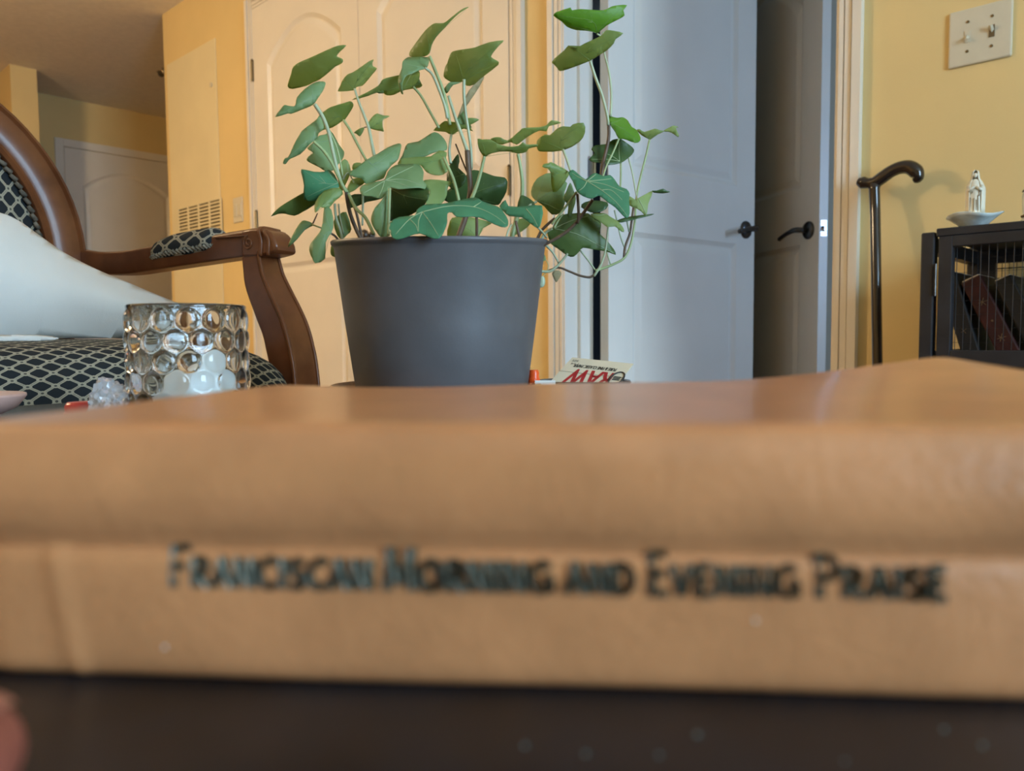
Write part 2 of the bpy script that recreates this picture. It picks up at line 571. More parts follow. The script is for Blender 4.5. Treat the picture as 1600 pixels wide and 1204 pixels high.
def panel_door(name, w_, h_, th, m, both=False, panels=None):
    """slab with two moulded panels; local x along the width, y = depth (front at y=0), z up"""
    panels = panels or [('rect', 0.115, w_ - 0.115, 0.24, 0.86), ('arch', 0.115, w_ - 0.115, 1.07, h_ - 0.13)]
    mb = MB()

    def face(yf, s):
        outer = [(0, 0), (w_, 0), (w_, h_), (0, h_)]
        loops = [outer] + [outline(*p, 0.0) for p in panels]
        allp = [q for l in loops for q in l]
        tris = tessellate_polygon([[Vector((a, b, 0)) for a, b in l] for l in loops])
        mb.add([(a, yf, b) for a, b in allp], [tuple(t) for t in tris])
        for p in panels:
            prof = [(0.0, 0.0), (0.006, 0.004), (0.016, 0.010), (0.022, 0.010), (0.040, 0.004), (0.046, 0.003)]
            rings = [outline(*p, i) for i, d in prof]
            n = len(rings[0])
            vs = []
            for (i, d), rg in zip(prof, rings):
                vs += [(a, yf + s * d, b) for a, b in rg]
            fs = []
            for k in range(len(prof) - 1):
                for j in range(n):
                    fs.append((k * n + j, k * n + (j + 1) % n, (k + 1) * n + (j + 1) % n, (k + 1) * n + j))
            o = mb.add(vs, fs)
            last = rings[-1]
            tr = tessellate_polygon([[Vector((a, b, 0)) for a, b in last]])
            mb.add([(a, yf + s * prof[-1][1], b) for a, b in last], [tuple(t) for t in tr])
    face(0.0, 1)
    if both:
        face(th, -1)
    else:
        mb.add([(0, th, 0), (w_, th, 0), (w_, th, h_), (0, th, h_)], [(0, 1, 2, 3)])
    mb.add([(0, 0, 0), (w_, 0, 0), (w_, th, 0), (0, th, 0), (0, 0, h_), (w_, 0, h_), (w_, th, h_), (0, th, h_)],
           [(0, 1, 2, 3), (4, 5, 6, 7), (1, 2, 6, 5), (3, 0, 4, 7)])
    me = mb.mesh(name, m, weld=True)
    return me


def hinge_mesh():
    mb = MB()
    mb.tube([(0, 0, -0.045), (0, 0, 0.045)], 0.006, 10)
    mb.lathe([(0.004, 0.045), (0.0065, 0.047), (0.003, 0.053), (0, 0.054)], (0, 0, 0), 10)
    for z in (-0.018, 0.018):
        mb.lathe([(0.0064, z - 0.001), (0.0064, z + 0.001)], (0, 0, 0), 10)
    return mb.mesh('hinge', 'brass')


HM = hinge_mesh()
GAP = 0.003
for nm, a, b, lab in (('door_3', XC0 + GAP, XCM - GAP / 2, 'white closet door leaf with arched panel, hinged left'),
                      ('door_4', XCM + GAP / 2, XC1 - GAP, 'white closet door leaf behind the ivy, hinged right')):
    o = link(nm, panel_door(nm, b - a, 2.02, 0.035, 'white'))
    o.location = (a, -0.0125, 0.008)
    bpy.context.view_layer.update()
    tag(o, lab, 'closet door', kind='structure')
    for py in ((112, 348) if nm == 'door_3' else (284,)):
        hx = XC0 if nm == 'door_3' else XC1
        px = 400 if nm == 'door_3' else 800
        h = link('hinge', HM, o)
        h.matrix_world = Matrix.Translation((hx + (-0.004 if nm == 'door_3' else 0.0), -0.017, onw(px, py).z)) @ Matrix.Rotation(0 if nm == 'door_3' else math.pi, 4, 'Z')
    if nm == 'door_4':
        kb = MB()
        kb.lathe([(0.0, 0), (0.018, 0), (0.018, 0.004), (0.008, 0.008), (0.008, 0.02), (0.02, 0.03), (0.022, 0.04), (0.014, 0.05), (0, 0.052)], (a + 0.06, -0.0125, 0.93), 20, axis=(0, -1, 0))
        build(kb, 'door_knob', 'bronze', o, smooth=True)


def lever_set(parent, mw, flip=1):
    """rose + neck + lever; local: +y out of the door, lever along +x*flip"""
    def part(mb, nm, m, sm=True):
        o = build(mb, nm, m, None, smooth=sm)
        o.parent = parent
        o.matrix_parent_inverse = parent.matrix_world.inverted()
        o.matrix_world = mw
        return o
    mb = MB()
    mb.lathe([(0.0, 0.0), (0.033, 0.0), (0.033, 0.004), (0.029, 0.009), (0.015, 0.012), (0, 0.0125)], (0, 0, 0), 28, axis=(0, 1, 0))
    part(mb, 'rose', 'bronze')
    mb = MB()
    mb.tube([(0, 0.01, 0), (0, 0.052, 0)], [0.011, 0.0095], 14)
    part(mb, 'neck', 'bronze')
    mb = MB()
    pts = catmull([(0, 0.046, 0), (0.014 * flip, 0.054, 0.0), (0.05 * flip, 0.056, -0.006), (0.085 * flip, 0.054, -0.014), (0.112 * flip, 0.050, -0.020)], 5)
    mb.tube(pts, lerp_list([0.010, 0.0095, 0.008, 0.0075, 0.0085], len(pts)), 12)
    part(mb, 'lever', 'bronze')


# door A : opened about 82 degrees into the next room, hinge at the left jamb
DA = math.radians(82)
pa = hit(938, 300, (0, WT + 0.012, 0), (0, 1, 0))
dirA = Vector((math.cos(DA), math.sin(DA), 0))
nA = Vector((math.sin(DA), -math.cos(DA), 0))     # visible face normal
THK = 0.035
WA = 0.80
oa = link('door_1', panel_door('door_1', WA, 2.02, THK, 'white', both=True))
base = Vector((pa.x, pa.y, 0.01)) + nA * THK
oa.matrix_world = Matrix(((dirA.x, -nA.x, 0, base.x), (dirA.y, -nA.y, 0, base.y), (0, 0, 1, base.z), (0, 0, 0, 1)))
bpy.context.view_layer.update()
tag(oa, 'white panelled door standing open in the doorway, in blue daylight', 'door', kind='structure')
kz = hit(1158, 358, base + dirA * (WA - 0.06), nA).z
kp = base + dirA * (WA - 0.058) + Vector((0, 0, kz - base.z))
lever_set(oa, Matrix(((dirA.x, nA.x, 0, kp.x), (dirA.y, nA.y, 0, kp.y), (0, 0, 1, kp.z), (0, 0, 0, 1))), -1)
for py in (268,):
    hz = hit(926, py, (XJL, WT, 0), (0, 1, 0))
    h = link('hinge', HM, oa)
    h.matrix_world = Matrix.Translation((XJL + 0.006, WT + 0.006, hz.z)) @ Matrix.Rotation(0.3, 4, 'Z')
    mb = MB()
    mb.box((XJL + 0.001, WT - 0.034, hz.z - 0.045), (XJL + 0.003, WT + 0.004, hz.z + 0.045))
    build(mb, 'hinge_leaf', 'steel', oa)
    mb = MB()
    q0 = Vector((pa.x, pa.y, 0)) - dirA * 0.001
    mb.obox(q0 + nA * 0.004 + Vector((0, 0, hz.z - 0.045)), nA * 0.028, -dirA * 0.0015, (0, 0, 0.09))
    build(mb, 'hinge_leaf', 'bronze', oa)

# door B : second door in the room beyond, latch edge towards us
DEPB = 2.78
eB = P(1280, 356, DEPB)
dB = Vector((-0.854, 0.572, 0)).normalized()      # from the latch edge to the hinge side
nB = Vector((-0.572, -0.854, 0)).normalized()     # visible face normal
WB = 0.76
ob = link('door_2', panel_door('door_2', WB, 2.02, THK, 'white', both=True))
bb = Vector((eB.x, eB.y, 0.01)) + dB * WB
ob.matrix_world = Matrix(((-dB.x, -nB.x, 0, bb.x), (-dB.y, -nB.y, 0, bb.y), (0, 0, 1, bb.z), (0, 0, 0, 1)))
bpy.context.view_layer.update()
tag(ob, 'white panelled door in warm shadow, seen behind the open door, with a lever', 'door', kind='structure')
lz = eB.z
kp = Vector((eB.x, eB.y, lz)) + dB * 0.062
lever_set(ob, Matrix(((dB.x, nB.x, 0, kp.x), (dB.y, nB.y, 0, kp.y), (0, 0, 1, kp.z), (0, 0, 0, 1))), 1)
mb = MB()
mb.obox(Vector((eB.x, eB.y, lz - 0.028)) - nB * 0.006 - dB * 0.0, -nB * 0.024, -dB * 0.0015, (0, 0, 0.056))
build(mb, 'latch_plate', 'steel', ob)
mb = MB()
mb.obox(Vector((eB.x, eB.y, lz - 0.012)) - nB * 0.012 - dB * 0.001, -nB * 0.013, -dB * 0.011, (0, 0, 0.019))
build(mb, 'latch_bolt', 'steel', ob, bevel=0.002)
mb = MB()
mb.obox(Vector((eB.x, eB.y, lz - 0.002)) - nB * 0.008 - dB * 0.0012, -nB * 0.009, -dB * 0.001, (0, 0, 0.010))
build(mb, 'latch_hole', 'dark', ob)

tb = P(1298, 356, 3.02)
mb = MB(); mb.box((tb.x - 0.02, tb.y, 0), (tb.x + 0.16, tb.y + 0.1, CEIL))
tag(build(mb, 'trim_5', 'white', bevel=0.003), 'white jamb strip behind the edge of the shadowed door', 'door jamb', kind='structure')
# hall door on the shaded wall
yh0 = hit(99, 230, (XH, 0, 0), (1, 0, 0))
hd = link('door_5', panel_door('door_5', 0.86, yh0.z - 0.01, 0.035, 'white'))
hd.matrix_world = Matrix(((0, -1, 0, XH + 0.0125), (1, 0, 0, yh0.y), (0, 0, 1, 0.01), (0, 0, 0, 1)))
tag(hd, 'pale door in the shaded hall wall at left', 'door', kind='structure')
bpy.context.view_layer.update()
mb = MB()
for (a, b) in (((yh0.y - 0.06, 0), (yh0.y - 0.004, yh0.z + 0.06)), ((yh0.y + 0.864, 0), (yh0.y + 0.92, yh0.z + 0.06)), ((yh0.y - 0.004, yh0.z + 0.004), (yh0.y + 0.864, yh0.z + 0.06))):
    mb.box((XH, a[0], a[1]), (XH + 0.018, b[0], b[1]))
tag(build(mb, 'trim_4', 'white', bevel=0.002), 'pale casing around the hall door', 'door trim', kind='structure')

# ------------------------------------------------------------------ access panel with grille, plates, sprinkler
e = empty('access_panel', (onw(306, 300).x, 0, 0))
tag(e, 'tall flush access panel with louvred grille near the wall corner', 'access panel')
xa, xb = onw(269, 300).x, onw(345, 300).x
za = onw(345, 55).z
mb = MB(); mb.box((xa, -0.006, 0.12), (xb, -0.0005, za))
build(mb, 'panel', 'panelpaint', e, bevel=0.002)
mb = MB()
mb.tube([(xb - 0.05, -0.006, onw(347, 126).z), (xb - 0.05, -0.012, onw(347, 126).z)], 0.012, 14)
build(mb, 'catch', 'plate', e)
gx0, gx1 = onw(281, 340).x, onw(348, 340).x
gz1 = onw(345, 311).z
gz0 = gz1 - 0.30
mb = MB(); mb.box((gx0, -0.0065, gz0), (gx1, -0.0061, gz1))
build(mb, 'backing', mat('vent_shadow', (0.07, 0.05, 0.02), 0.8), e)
colw = (gx1 - gx0) / 4
rows = 17
ph = (gz1 - gz0) / rows
mb = MB(); mb.box((0, -0.003, 0), (colw * 0.999, 0, ph * 0.52))
sme = mb.mesh('slat', 'panelpaint')
for c in range(4):
    for r in range(rows):
        o = link('slat', sme, e)
        o.matrix_world = Matrix.Translation((gx0 + c * colw, -0.0063, gz0 + r * ph))
for c in range(5):
    mb = MB()
    mb.box((gx0 + c * colw - 0.008, -0.0105, gz0 - 0.004), (gx0 + c * colw + 0.008, -0.006, gz1 + 0.004))
    build(mb, 'mullion', 'panelpaint', e)

# rocker plate
c = onw(373, 328)
e = empty('switch_plate', (c.x, 0, c.z)); tag(e, 'ivory rocker switch plate between access panel and closet', 'light switch')
mb = MB(); mb.box((c.x - 0.045, -0.006, c.z - 0.06), (c.x + 0.045, 0, c.z + 0.06)); build(mb, 'plate', 'plate', e, bevel=0.003)
for s in (-1, 1):
    mb = MB(); mb.box((c.x + s * 0.022 - 0.014, -0.009, c.z - 0.03), (c.x + s * 0.022 + 0.014, -0.004, c.z + 0.03)); build(mb, 'rocker', 'plate', e, bevel=0.002)
# toggle plate on the right
c = (onw(1485, 66) + onw(1581, 42)) / 2
e = empty('switch_plate', (c.x, 0, c.z)); tag(e, 'double toggle switch plate high on the wall above the figurine', 'light switch')
mb = MB(); mb.box((c.x - 0.058, -0.007, c.z - 0.058), (c.x + 0.058, 0, c.z + 0.058)); build(mb, 'plate', 'plate', e, bevel=0.004)
for s, dz in ((-1, -1), (1, 1)):
    x = c.x + s * 0.022
    mb = MB(); mb.box((x - 0.005, -0.0085, c.z - 0.012), (x + 0.005, -0.006, c.z + 0.012)); build(mb, 'slot', M['gilt'] if s > 0 else 'plate', e)
    mb = MB(); mb.tube([(x, -0.006, c.z), (x, -0.019, c.z + dz * 0.009)], [0.0042, 0.0036], 4); build(mb, 'toggle', 'plate', e)
    for q in (-1, 1):
        mb = MB(); mb.lathe([(0.003, 0), (0.003, 0.0012), (0, 0.0016)], (x, -0.007, c.z + q * 0.03), 10, axis=(0, -1, 0)); build(mb, 'screw', 'brass', e)
# sidewall sprinkler on the hidden return face
c = hit(246, 111, (XL - 0.03, 0, 0), (1, 0, 0))
sy = 0.008
e = empty('fire_sprinkler', (XL, sy, c.z)); tag(e, 'small brass sprinkler head sticking out at the wall corner', 'sprinkler')
mb = MB(); mb.lathe([(0, 0), (0.024, 0), (0.022, 0.006), (0.010, 0.009), (0.010, 0.03), (0, 0.03)], (XL, sy, c.z), 20, axis=(-1, 0, 0)); build(mb, 'body', 'brass', e, smooth=True)
mb = MB()
for s in (-1, 1):
    mb.tube([(XL - 0.03, sy + s * 0.008, c.z), (XL - 0.045, sy + s * 0.012, c.z), (XL - 0.06, sy, c.z)], 0.003, 8)
build(mb, 'frame_arms', 'brass', e)
mb = MB(); mb.lathe([(0, 0), (0.018, 0.0), (0.018, 0.002), (0, 0.002)], (XL - 0.06, sy, c.z), 14, axis=(-1, 0, 0)); mb.box((XL - 0.085, sy - 0.016, c.z + 0.012), (XL - 0.055, sy + 0.016, c.z + 0.014)); build(mb, 'deflector', 'brass', e)

# pendant lamp (out of frame, lights the wall)
LP_ = Vector((-3.15, -2.5, CEIL - 0.42))
e = empty('pendant_lamp', (LP_.x, LP_.y, CEIL)); tag(e, 'warm glowing globe lamp hanging from the ceiling', 'lamp')
mb = MB(); mb.lathe([(0, 0), (0.06, 0), (0.055, -0.02), (0, -0.025)], (LP_.x, LP_.y, CEIL), 30); build(mb, 'canopy', 'brass', e, angle=40)
mb = MB(); mb.tube([(LP_.x, LP_.y, CEIL - 0.02), (LP_.x, LP_.y, LP_.z + 0.13)], 0.006, 10); build(mb, 'rod', 'brass', e)
mb = MB(); mb.lathe([(0, -0.14)] + [(0.14 * math.sin(math.pi * k / 14), -0.14 * math.cos(math.pi * k / 14)) for k in range(1, 14)] + [(0, 0.14)], LP_, 30); build(mb, 'globe', 'lampglass', e, smooth=True)

# ------------------------------------------------------------------ cane
yc = -0.055
cx = lambda px, py, yy=yc: hit(px, py, (0, yy, 0), (0, 1, 0))
e = empty('walking_cane', (cx(1370, 575).x, yc, 0)); tag(e, 'glossy black walking cane with curved handle leaning on the wall', 'cane')
mb = MB()
hp = [cx(1341, 283), cx(1348, 285), cx(1356, 286), cx(1367, 285), cx(1379, 277), cx(1392, 268), cx(1406, 262), cx(1420, 261), cx(1431, 268), cx(1433, 278), cx(1427, 283)]
hp = catmull(hp, 4)
mb.tube(hp, [x * 0.0142 for x in lerp_list([0.6, 0.95, 0.8, 0.95, 0.98, 0.95, 0.98, 1.05, 1.1, 0.9, 0.3], len(hp))], 14)
build(mb, 'handle', 'cane', e, smooth=True)
mb = MB()
top = cx(1367, 287)
_m = cx(1371, 575, yc - 0.05)
bot = top + (_m - top) * (top.z / (top.z - _m.z))
sp = [top, cx(1366, 296), top.lerp(bot, 0.08), top.lerp(bot, 0.6), top.lerp(bot, 0.975)]
mb.tube(sp, [0.0140, 0.0115, 0.0108, 0.0106, 0.0106], 16)
build(mb, 'shaft', 'cane', e, smooth=True)
mb = MB()
mb.lathe([(0, 0), (0.014, 0), (0.013, 0.02), (0.0095, 0.03), (0, 0.03)], bot, 16)
build(mb, 'rubber_tip', 'dark', e, angle=40)

# ------------------------------------------------------------------ mesh cabinet on the right
FY = -0.40
cf = lambda px, py: hit(px, py, (0, FY, 0), (0, 1, 0))
X0 = cf(1437, 450).x
XP = cf(1459, 450).x
ZT = cf(1450, 362).z
X1c = X0 + 0.62
YB = -0.05
e = empty('mesh_cabinet', (X0, FY, 0)); tag(e, 'charcoal wooden cabinet with wire mesh door at right', 'cabinet')
pw = XP - X0
for (xx, yy) in ((X0, FY), (X1c - pw, FY), (X0, YB - pw), (X1c - pw, YB - pw)):
    mb = MB(); mb.box((xx, yy, 0), (xx + pw, yy + pw, ZT - 0.001)); build(mb, 'post', 'cab', e, bevel=0.003)
mb = MB(); mb.box((XP + 0.002, FY - 0.002, ZT - 0.010), (X1c, YB, ZT + 0.004)); build(mb, 'top', 'cab', e, bevel=0.002)
mb = MB(); mb.box((X0 + 0.004, FY + 0.03, cf(1550, 566).z - 0.016), (X1c, YB - 0.02, cf(1550, 566).z)); build(mb, 'shelf', 'cab', e)
mb = MB(); mb.box((X0 + 0.004, FY + 0.03, 0.06), (X1c, YB - 0.02, 0.08)); build(mb, 'bottom_shelf', 'cab', e)
# door leaf: stiles and rails
xs0, xs1 = cf(1465, 450).x, cf(1487, 450).x
zr1 = cf(1487, 385).z
zm1, zm0 = cf(1490, 547).z, cf(1490, 572).z
d = empty('door', (xs0, FY, 0)); d.parent = e; d.matrix_parent_inverse = e.matrix_world.inverted(); bpy.context.view_layer.update()
xe = X1c - pw - 0.004
for (nm, a, b) in (('stile', (xs0, 0.05), (xs1, ZT - 0.010)), ('stile', (xe - 0.022, 0.05), (xe, ZT - 0.010)), ('rail', (xs1, zr1), (xe - 0.022, ZT - 0.010)), ('rail', (xs1, zm0), (xe - 0.022, zm1)), ('rail', (xs1, 0.05), (xe - 0.022, 0.08))):
    mb = MB(); mb.box((a[0], FY - 0.001, a[1]), (b[0], FY + 0.019, b[1])); build(mb, nm, 'cab', d, bevel=0.0015)
mb = MB()
x = xs1 + 0.004
while x < xe - 0.022:
    for (za_, zb_) in ((zm1, zr1), (0.08, zm0)):
        mb.tube([(x, FY + 0.012, za_), (x, FY + 0.012, zb_)], 0.0006, 5)
    x += 0.0118
z = 0.09
while z < zr1:
    if not (zm0 < z < zm1):
        mb.tube([(xs1, FY + 0.0135, z), (xe - 0.022, FY + 0.0135, z)], 0.0003, 4)
    z += 0.0236
o = build(mb, 'wire_mesh', 'wire', d); o['kind'] = 'stuff'
mb = MB(); mb.tube([(XP + 0.0025, FY - 0.002, cf(1462, 462).z), (XP + 0.0025, FY - 0.002, cf(1462, 412).z)], 0.0019, 10); build(mb, 'hinge', 'bronze', d)
# back and side frames with mesh
mb = MB()
mb.box((X0 + pw, YB - 0.02, ZT - 0.035), (X1c - pw, YB, ZT - 0.010)); build(mb, 'back_rail', 'cab', e)
bw0, bw1 = hit(1516, 450, (0, YB - 0.01, 0), (0, 1, 0)).x, hit(1556, 450, (0, YB - 0.01, 0), (0, 1, 0)).x
mb = MB(); mb.box((bw0, YB - 0.02, 0.08), (bw1, YB, ZT - 0.035)); build(mb, 'back_stile', 'cab', e)
mb = MB()
x = X0 + pw
while x < X1c - pw:
    mb.tube([(x, YB - 0.006, 0.08), (x, YB - 0.006, ZT - 0.02)], 0.0006, 5); x += 0.0125
z = 0.1
while z < ZT - 0.03:
    mb.tube([(X0 + pw, YB - 0.0075, z), (X1c - pw, YB - 0.0075, z)], 0.0012, 5); z += 0.0200
o = build(mb, 'back_mesh', 'wire', e); o['kind'] = 'stuff'
for zz in (ZT - 0.035, zm0, 0.06):
    mb = MB(); mb.box((X0 + 0.002, FY + pw, zz), (X0 + 0.02, YB - pw, zz + 0.025)); build(mb, 'side_rail', 'cab', e)
# books leaning inside
SHZ = cf(1550, 566).z


def leaning_book(name, pa_, pb_, th, dep, y0, m, label, stamps=()):
    """box whose spine (facing the camera) runs between two points in the x-z plane"""
    e2 = empty(name, (pa_.x, y0, pa_.z)); tag(e2, label, 'book', 'books leaning inside the mesh cabinet')
    ax = (pb_ - pa_); L_ = ax.length; ax.normalize(); ay = Vector((0, 1, 0)); az = ax.cross(ay).normalized()
    mb = MB(); mb.obox(pa_, ax * L_, Vector((0, dep, 0)), az * th); build(mb, 'cover', m, e2, bevel=0.003)
    mb = MB(); mb.obox(pa_ + ax * 0.003 + az * 0.003 + Vector((0, 0.004, 0)), ax * (L_ - 0.001), Vector((0, dep - 0.002, 0)), az * (th - 0.006)); build(mb, 'page_block', 'pages', e2)
    for (t, wd, kk) in stamps:
        mb = MB()
        c0 = pa_ + ax * (L_ * t) + az * (th * 0.5) - Vector((0, 0.0006, 0))
        for s in range(kk):
            a2 = s * math.pi / kk + 0.4
            dv = (ax * math.cos(a2) + az * math.sin(a2)) * wd
            mb.tube([c0 - dv, c0 + dv * 0.8], 0.0005, 5)
        build(mb, 'gold_stamp', 'gold', e2)


by = -0.27
cb = lambda px, py: hit(px, py, (0, by, 0), (0, 1, 0))
leaning_book('book', Vector((cb(1535, 560).x, by, SHZ + 0.001)), cb(1492, 424), 0.030, 0.14, by, 'bookdark', 'black book leaning inside the cabinet, left of the maroon one', ((0.35, 0.006, 2),))
leaning_book('book', Vector((cb(1602, 560).x, by, SHZ + 0.001)), cb(1531, 428), 0.034, 0.14, by, 'bookred', 'maroon book with gold marks leaning inside the cabinet', ((0.72, 0.008, 3), (0.5, 0.002, 4), (0.3, 0.008, 3)))
leaning_book('book', Vector((cb(1650, 560).x, by, SHZ + 0.001)), cb(1580, 428), 0.03, 0.14, by, 'bookdark', 'black book leaning inside the cabinet, right of the maroon one')

# ------------------------------------------------------------------ figurine and dish on the cabinet
yf = FY + 0.052
ff = lambda px, py: hit(px, py, (0, yf, 0), (0, 1, 0))
zc = ZT + 0.004
sc0 = Vector((ff(1521, 350).x, yf, zc))
pxm = (ff(1562, 340) - ff(1480, 340)).length / 82


def dish_disp(r, z, th):
    k = max(0.0, (r - 0.018) / 0.03)
    return r * (1 + 0.05 * k * math.sin(th * 5 + 0.6)), z + 0.0035 * k * math.sin(th * 3 + 0.9)


e = empty('shell_dish', sc0); tag(e, 'pale glazed dish with wavy rim under the figurine', 'dish')
mb = MB()
hh = 23 * pxm
mb.lathe([(0, 0), (0.014, 0), (0.017, 0.001), (0.026, hh * 0.45), (0.036, hh * 0.8), (0.043, hh), (0.042, hh + 0.0012), (0.030, hh * 0.75), (0.02, hh * 0.5), (0, hh * 0.42)], sc0, 60, disp=dish_disp)
build(mb, 'bowl', 'porcelain_blue', e, smooth=True)
mb = MB(); mb.lathe([(0, hh * 0.3), (0.018, hh * 0.35), (0.021, hh * 0.9), (0.019, hh * 1.15), (0, hh * 1.2)], sc0 + Vector((-0.003, 0, 0)), 30); build(mb, 'pedestal', 'porcelain', e, smooth=True)
base = sc0 + Vector((0.001, 0, hh * 1.19))
H = 75 * pxm
toc = (CAM - base); toc.z = 0; toc.normalize(); side = Vector((0, 0, 1)).cross(toc).normalized()


def ringstack(mb, secs, n=32, fold=0.0, a0=0.0, a1=2 * math.pi):
    """secs: (z, rx, ry, ox, oy) in units of the height; rx across, ry toward the viewer"""
    def fn(u, v):
        th = a0 + (a1 - a0) * u
        t = v * (len(secs) - 1); i = min(int(t), len(secs) - 2); f = t - i
        s_ = [secs[i][k] + (secs[i + 1][k] - secs[i][k]) * f for k in range(5)]
        fd = 1 + fold * math.sin(th * 9) * max(0, 1 - s_[0] * 1.6)
        return base + side * ((s_[1] * math.cos(th) * fd + s_[3]) * H) + toc * ((s_[2] * math.sin(th) * fd + s_[4]) * H) + Vector((0, 0, s_[0] * H))
    mb.grid(fn, n, 20, wrapu=(a1 - a0 > 6.2))


e = empty('religious_figurine', base); tag(e, 'cream porcelain veiled figurine standing in the shell dish', 'figurine')
mb = MB(); ringstack(mb, [(0, .15, .12, 0, 0), (.03, .155, .125, 0, 0), (.3, .145, .11, 0, 0), (.5, .15, .11, 0, 0), (.62, .135, .1, 0, 0), (.74, .10, .08, 0, 0), (.79, .045, .045, 0, 0), (.80, .01, .01, 0, 0)], 48, 0.07); build(mb, 'robe', 'porcelain', e, smooth=True)
mb = MB(); ringstack(mb, [(0, .19, .15, .01, -.03), (.3, .195, .15, .01, -.03), (.55, .20, .14, .01, -.02), (.7, .15, .11, 0, -.02), (.80, .085, .075, 0, -.01), (.90, .075, .075, 0, 0), (.97, .06, .065, 0, 0), (1.0, .01, .015, 0, 0)], 40, 0.03, math.radians(125), math.radians(415)); o = build(mb, 'mantle', 'porcelain', e, smooth=True)
md = o.modifiers.new('solid', 'SOLIDIFY'); md.thickness = 0.0012; md.offset = 0
mb = MB(); mb.lathe([(0, -.055), (.03, -.05), (.044, -.02), (.046, .01), (.035, .045), (0, .06)], (0, 0, 0), 18)
mb.v = [tuple(base + side * (x * H) + toc * ((y + .03) * H) + Vector((0, 0, (z + .87) * H))) for x, y, z in mb.v]; build(mb, 'head', 'porcelain', e, smooth=True)
mb = MB()
for s in (-1, 1):
    mb.tube([base + side * (s * .13 * H) + toc * (.06 * H) + Vector((0, 0, .62 * H)), base + side * (s * .12 * H) + toc * (.12 * H) + Vector((0, 0, .52 * H)), base + side * (s * .02 * H) + toc * (.15 * H) + Vector((0, 0, .60 * H))], [.04 * H, .045 * H, .022 * H], 8)
build(mb, 'arms', 'porcelain', e, smooth=True)
mb = MB()
for xx, z0_, z1_ in ((-.10, .06, .36), (-.02, .05, .34), (.07, .05, .4), (.035, .05, .3), (-.06, .45, .5), (.09, .38, .52)):
    yy = .125 * math.sqrt(max(0.05, 1 - (xx / .16) ** 2))
    mb.tube([base + side * (xx * H) + toc * (yy * H) + Vector((0, 0, z0_ * H)), base + side * (xx * H * .9) + toc * (yy * .97 * H) + Vector((0, 0, z1_ * H))], .007 * H, 6)
for s in (-1, 1):
    mb.tube([base + side * (s * .045 * H) + toc * (.055 * H) + Vector((0, 0, .86 * H)), base + side * (s * .05 * H) + toc * (.06 * H) + Vector((0, 0, .79 * H))], .007 * H, 6)
build(mb, 'painted_folds', 'gilt', e)

b2 = Vector((ff(1612, 346).x, yf, zc))
e = empty('porcelain_ornament', b2); tag(e, 'cream ornament cut off by the right edge, beside the figurine', 'ornament')
mb = MB(); mb.lathe([(0, 0), (0.016, 0), (0.017, 0.004), (0.013, 0.010), (0.0145, 0.045), (0.012, 0.062), (0.006, 0.068), (0.010, 0.080), (0.009, 0.090), (0, 0.096)], b2, 28); build(mb, 'body', 'porcelain', e, smooth=True)
mb = MB(); mb.lathe([(0.0135, 0.011), (0.0155, 0.012), (0.0155, 0.0145), (0.0135, 0.0155)], b2, 28); mb.lathe([(0.0130, 0.052), (0.0148, 0.053), (0.0138, 0.056), (0.0125, 0.0565)], b2, 28); build(mb, 'band', 'gilt', e, smooth=True)

# ------------------------------------------------------------------ table
TZ = CAMZ - 0.053
tx0 = hit(50, 632, (0, 0, TZ), (0, 0, 1)).x
e = empty('coffee_table', (tx0 + 0.5, -1.85, 0)); tag(e, 'black coffee table under the book and the potted ivy', 'table')
TX1, TY0, TY1 = tx0 + 0.98, -2.55, -1.23
mb = MB(); mb.box((tx0, TY0, TZ - 0.03), (TX1, TY1, TZ)); build(mb, 'tabletop', 'table', e, bevel=0.004)
for xx in (tx0 + 0.04, TX1 - 0.09):
    for yy in (TY0 + 0.04, TY1 - 0.09):
        mb = MB(); mb.box((xx, yy, 0), (xx + 0.05, yy + 0.05, TZ - 0.03)); build(mb, 'leg', 'table', e, bevel=0.003)
mb = MB()
mb.box((tx0 + 0.05, TY0 + 0.05, TZ - 0.09), (TX1 - 0.05, TY0 + 0.07, TZ - 0.03)); mb.box((tx0 + 0.05, TY1 - 0.07, TZ - 0.09), (TX1 - 0.05, TY1 - 0.05, TZ - 0.03))
mb.box((tx0 + 0.05, TY0 + 0.07, TZ - 0.09), (tx0 + 0.07, TY1 - 0.07, TZ - 0.03)); mb.box((TX1 - 0.07, TY0 + 0.07, TZ - 0.09), (TX1 - 0.05, TY1 - 0.07, TZ - 0.03))
build(mb, 'apron', 'table', e)
mb = MB()
for (px, py, r_) in ((1090, 1148, .0007), (1475, 1140, .0006), (915, 1178, .0005), (1030, 1180, .0005), (820, 1165, .0005), (1535, 1165, .0006), (1320, 1190, .0004)):
    q = hit(px, py, (0, 0, TZ), (0, 0, 1)); r_ *= 0.36
    mb.lathe([(0, 0.0003), (r_, 0.0002), (r_ * 1.1, 0)], q, 8)
o = build(mb, 'dust_specks', mat('dust', (0.20, 0.28, 0.26), 0.8), e); o['kind'] = 'stuff'

# ------------------------------------------------------------------ book
TH = math.radians(4.5)
gF = _fw; gR = _rt
ba = gR * math.cos(TH) - gF * math.sin(TH)
bbv = gF * math.cos(TH) + gR * math.sin(TH)
BO = Vector((CAM.x, CAM.y, TZ)) + gF * 0.112
UL, UR = -0.089, 0.133


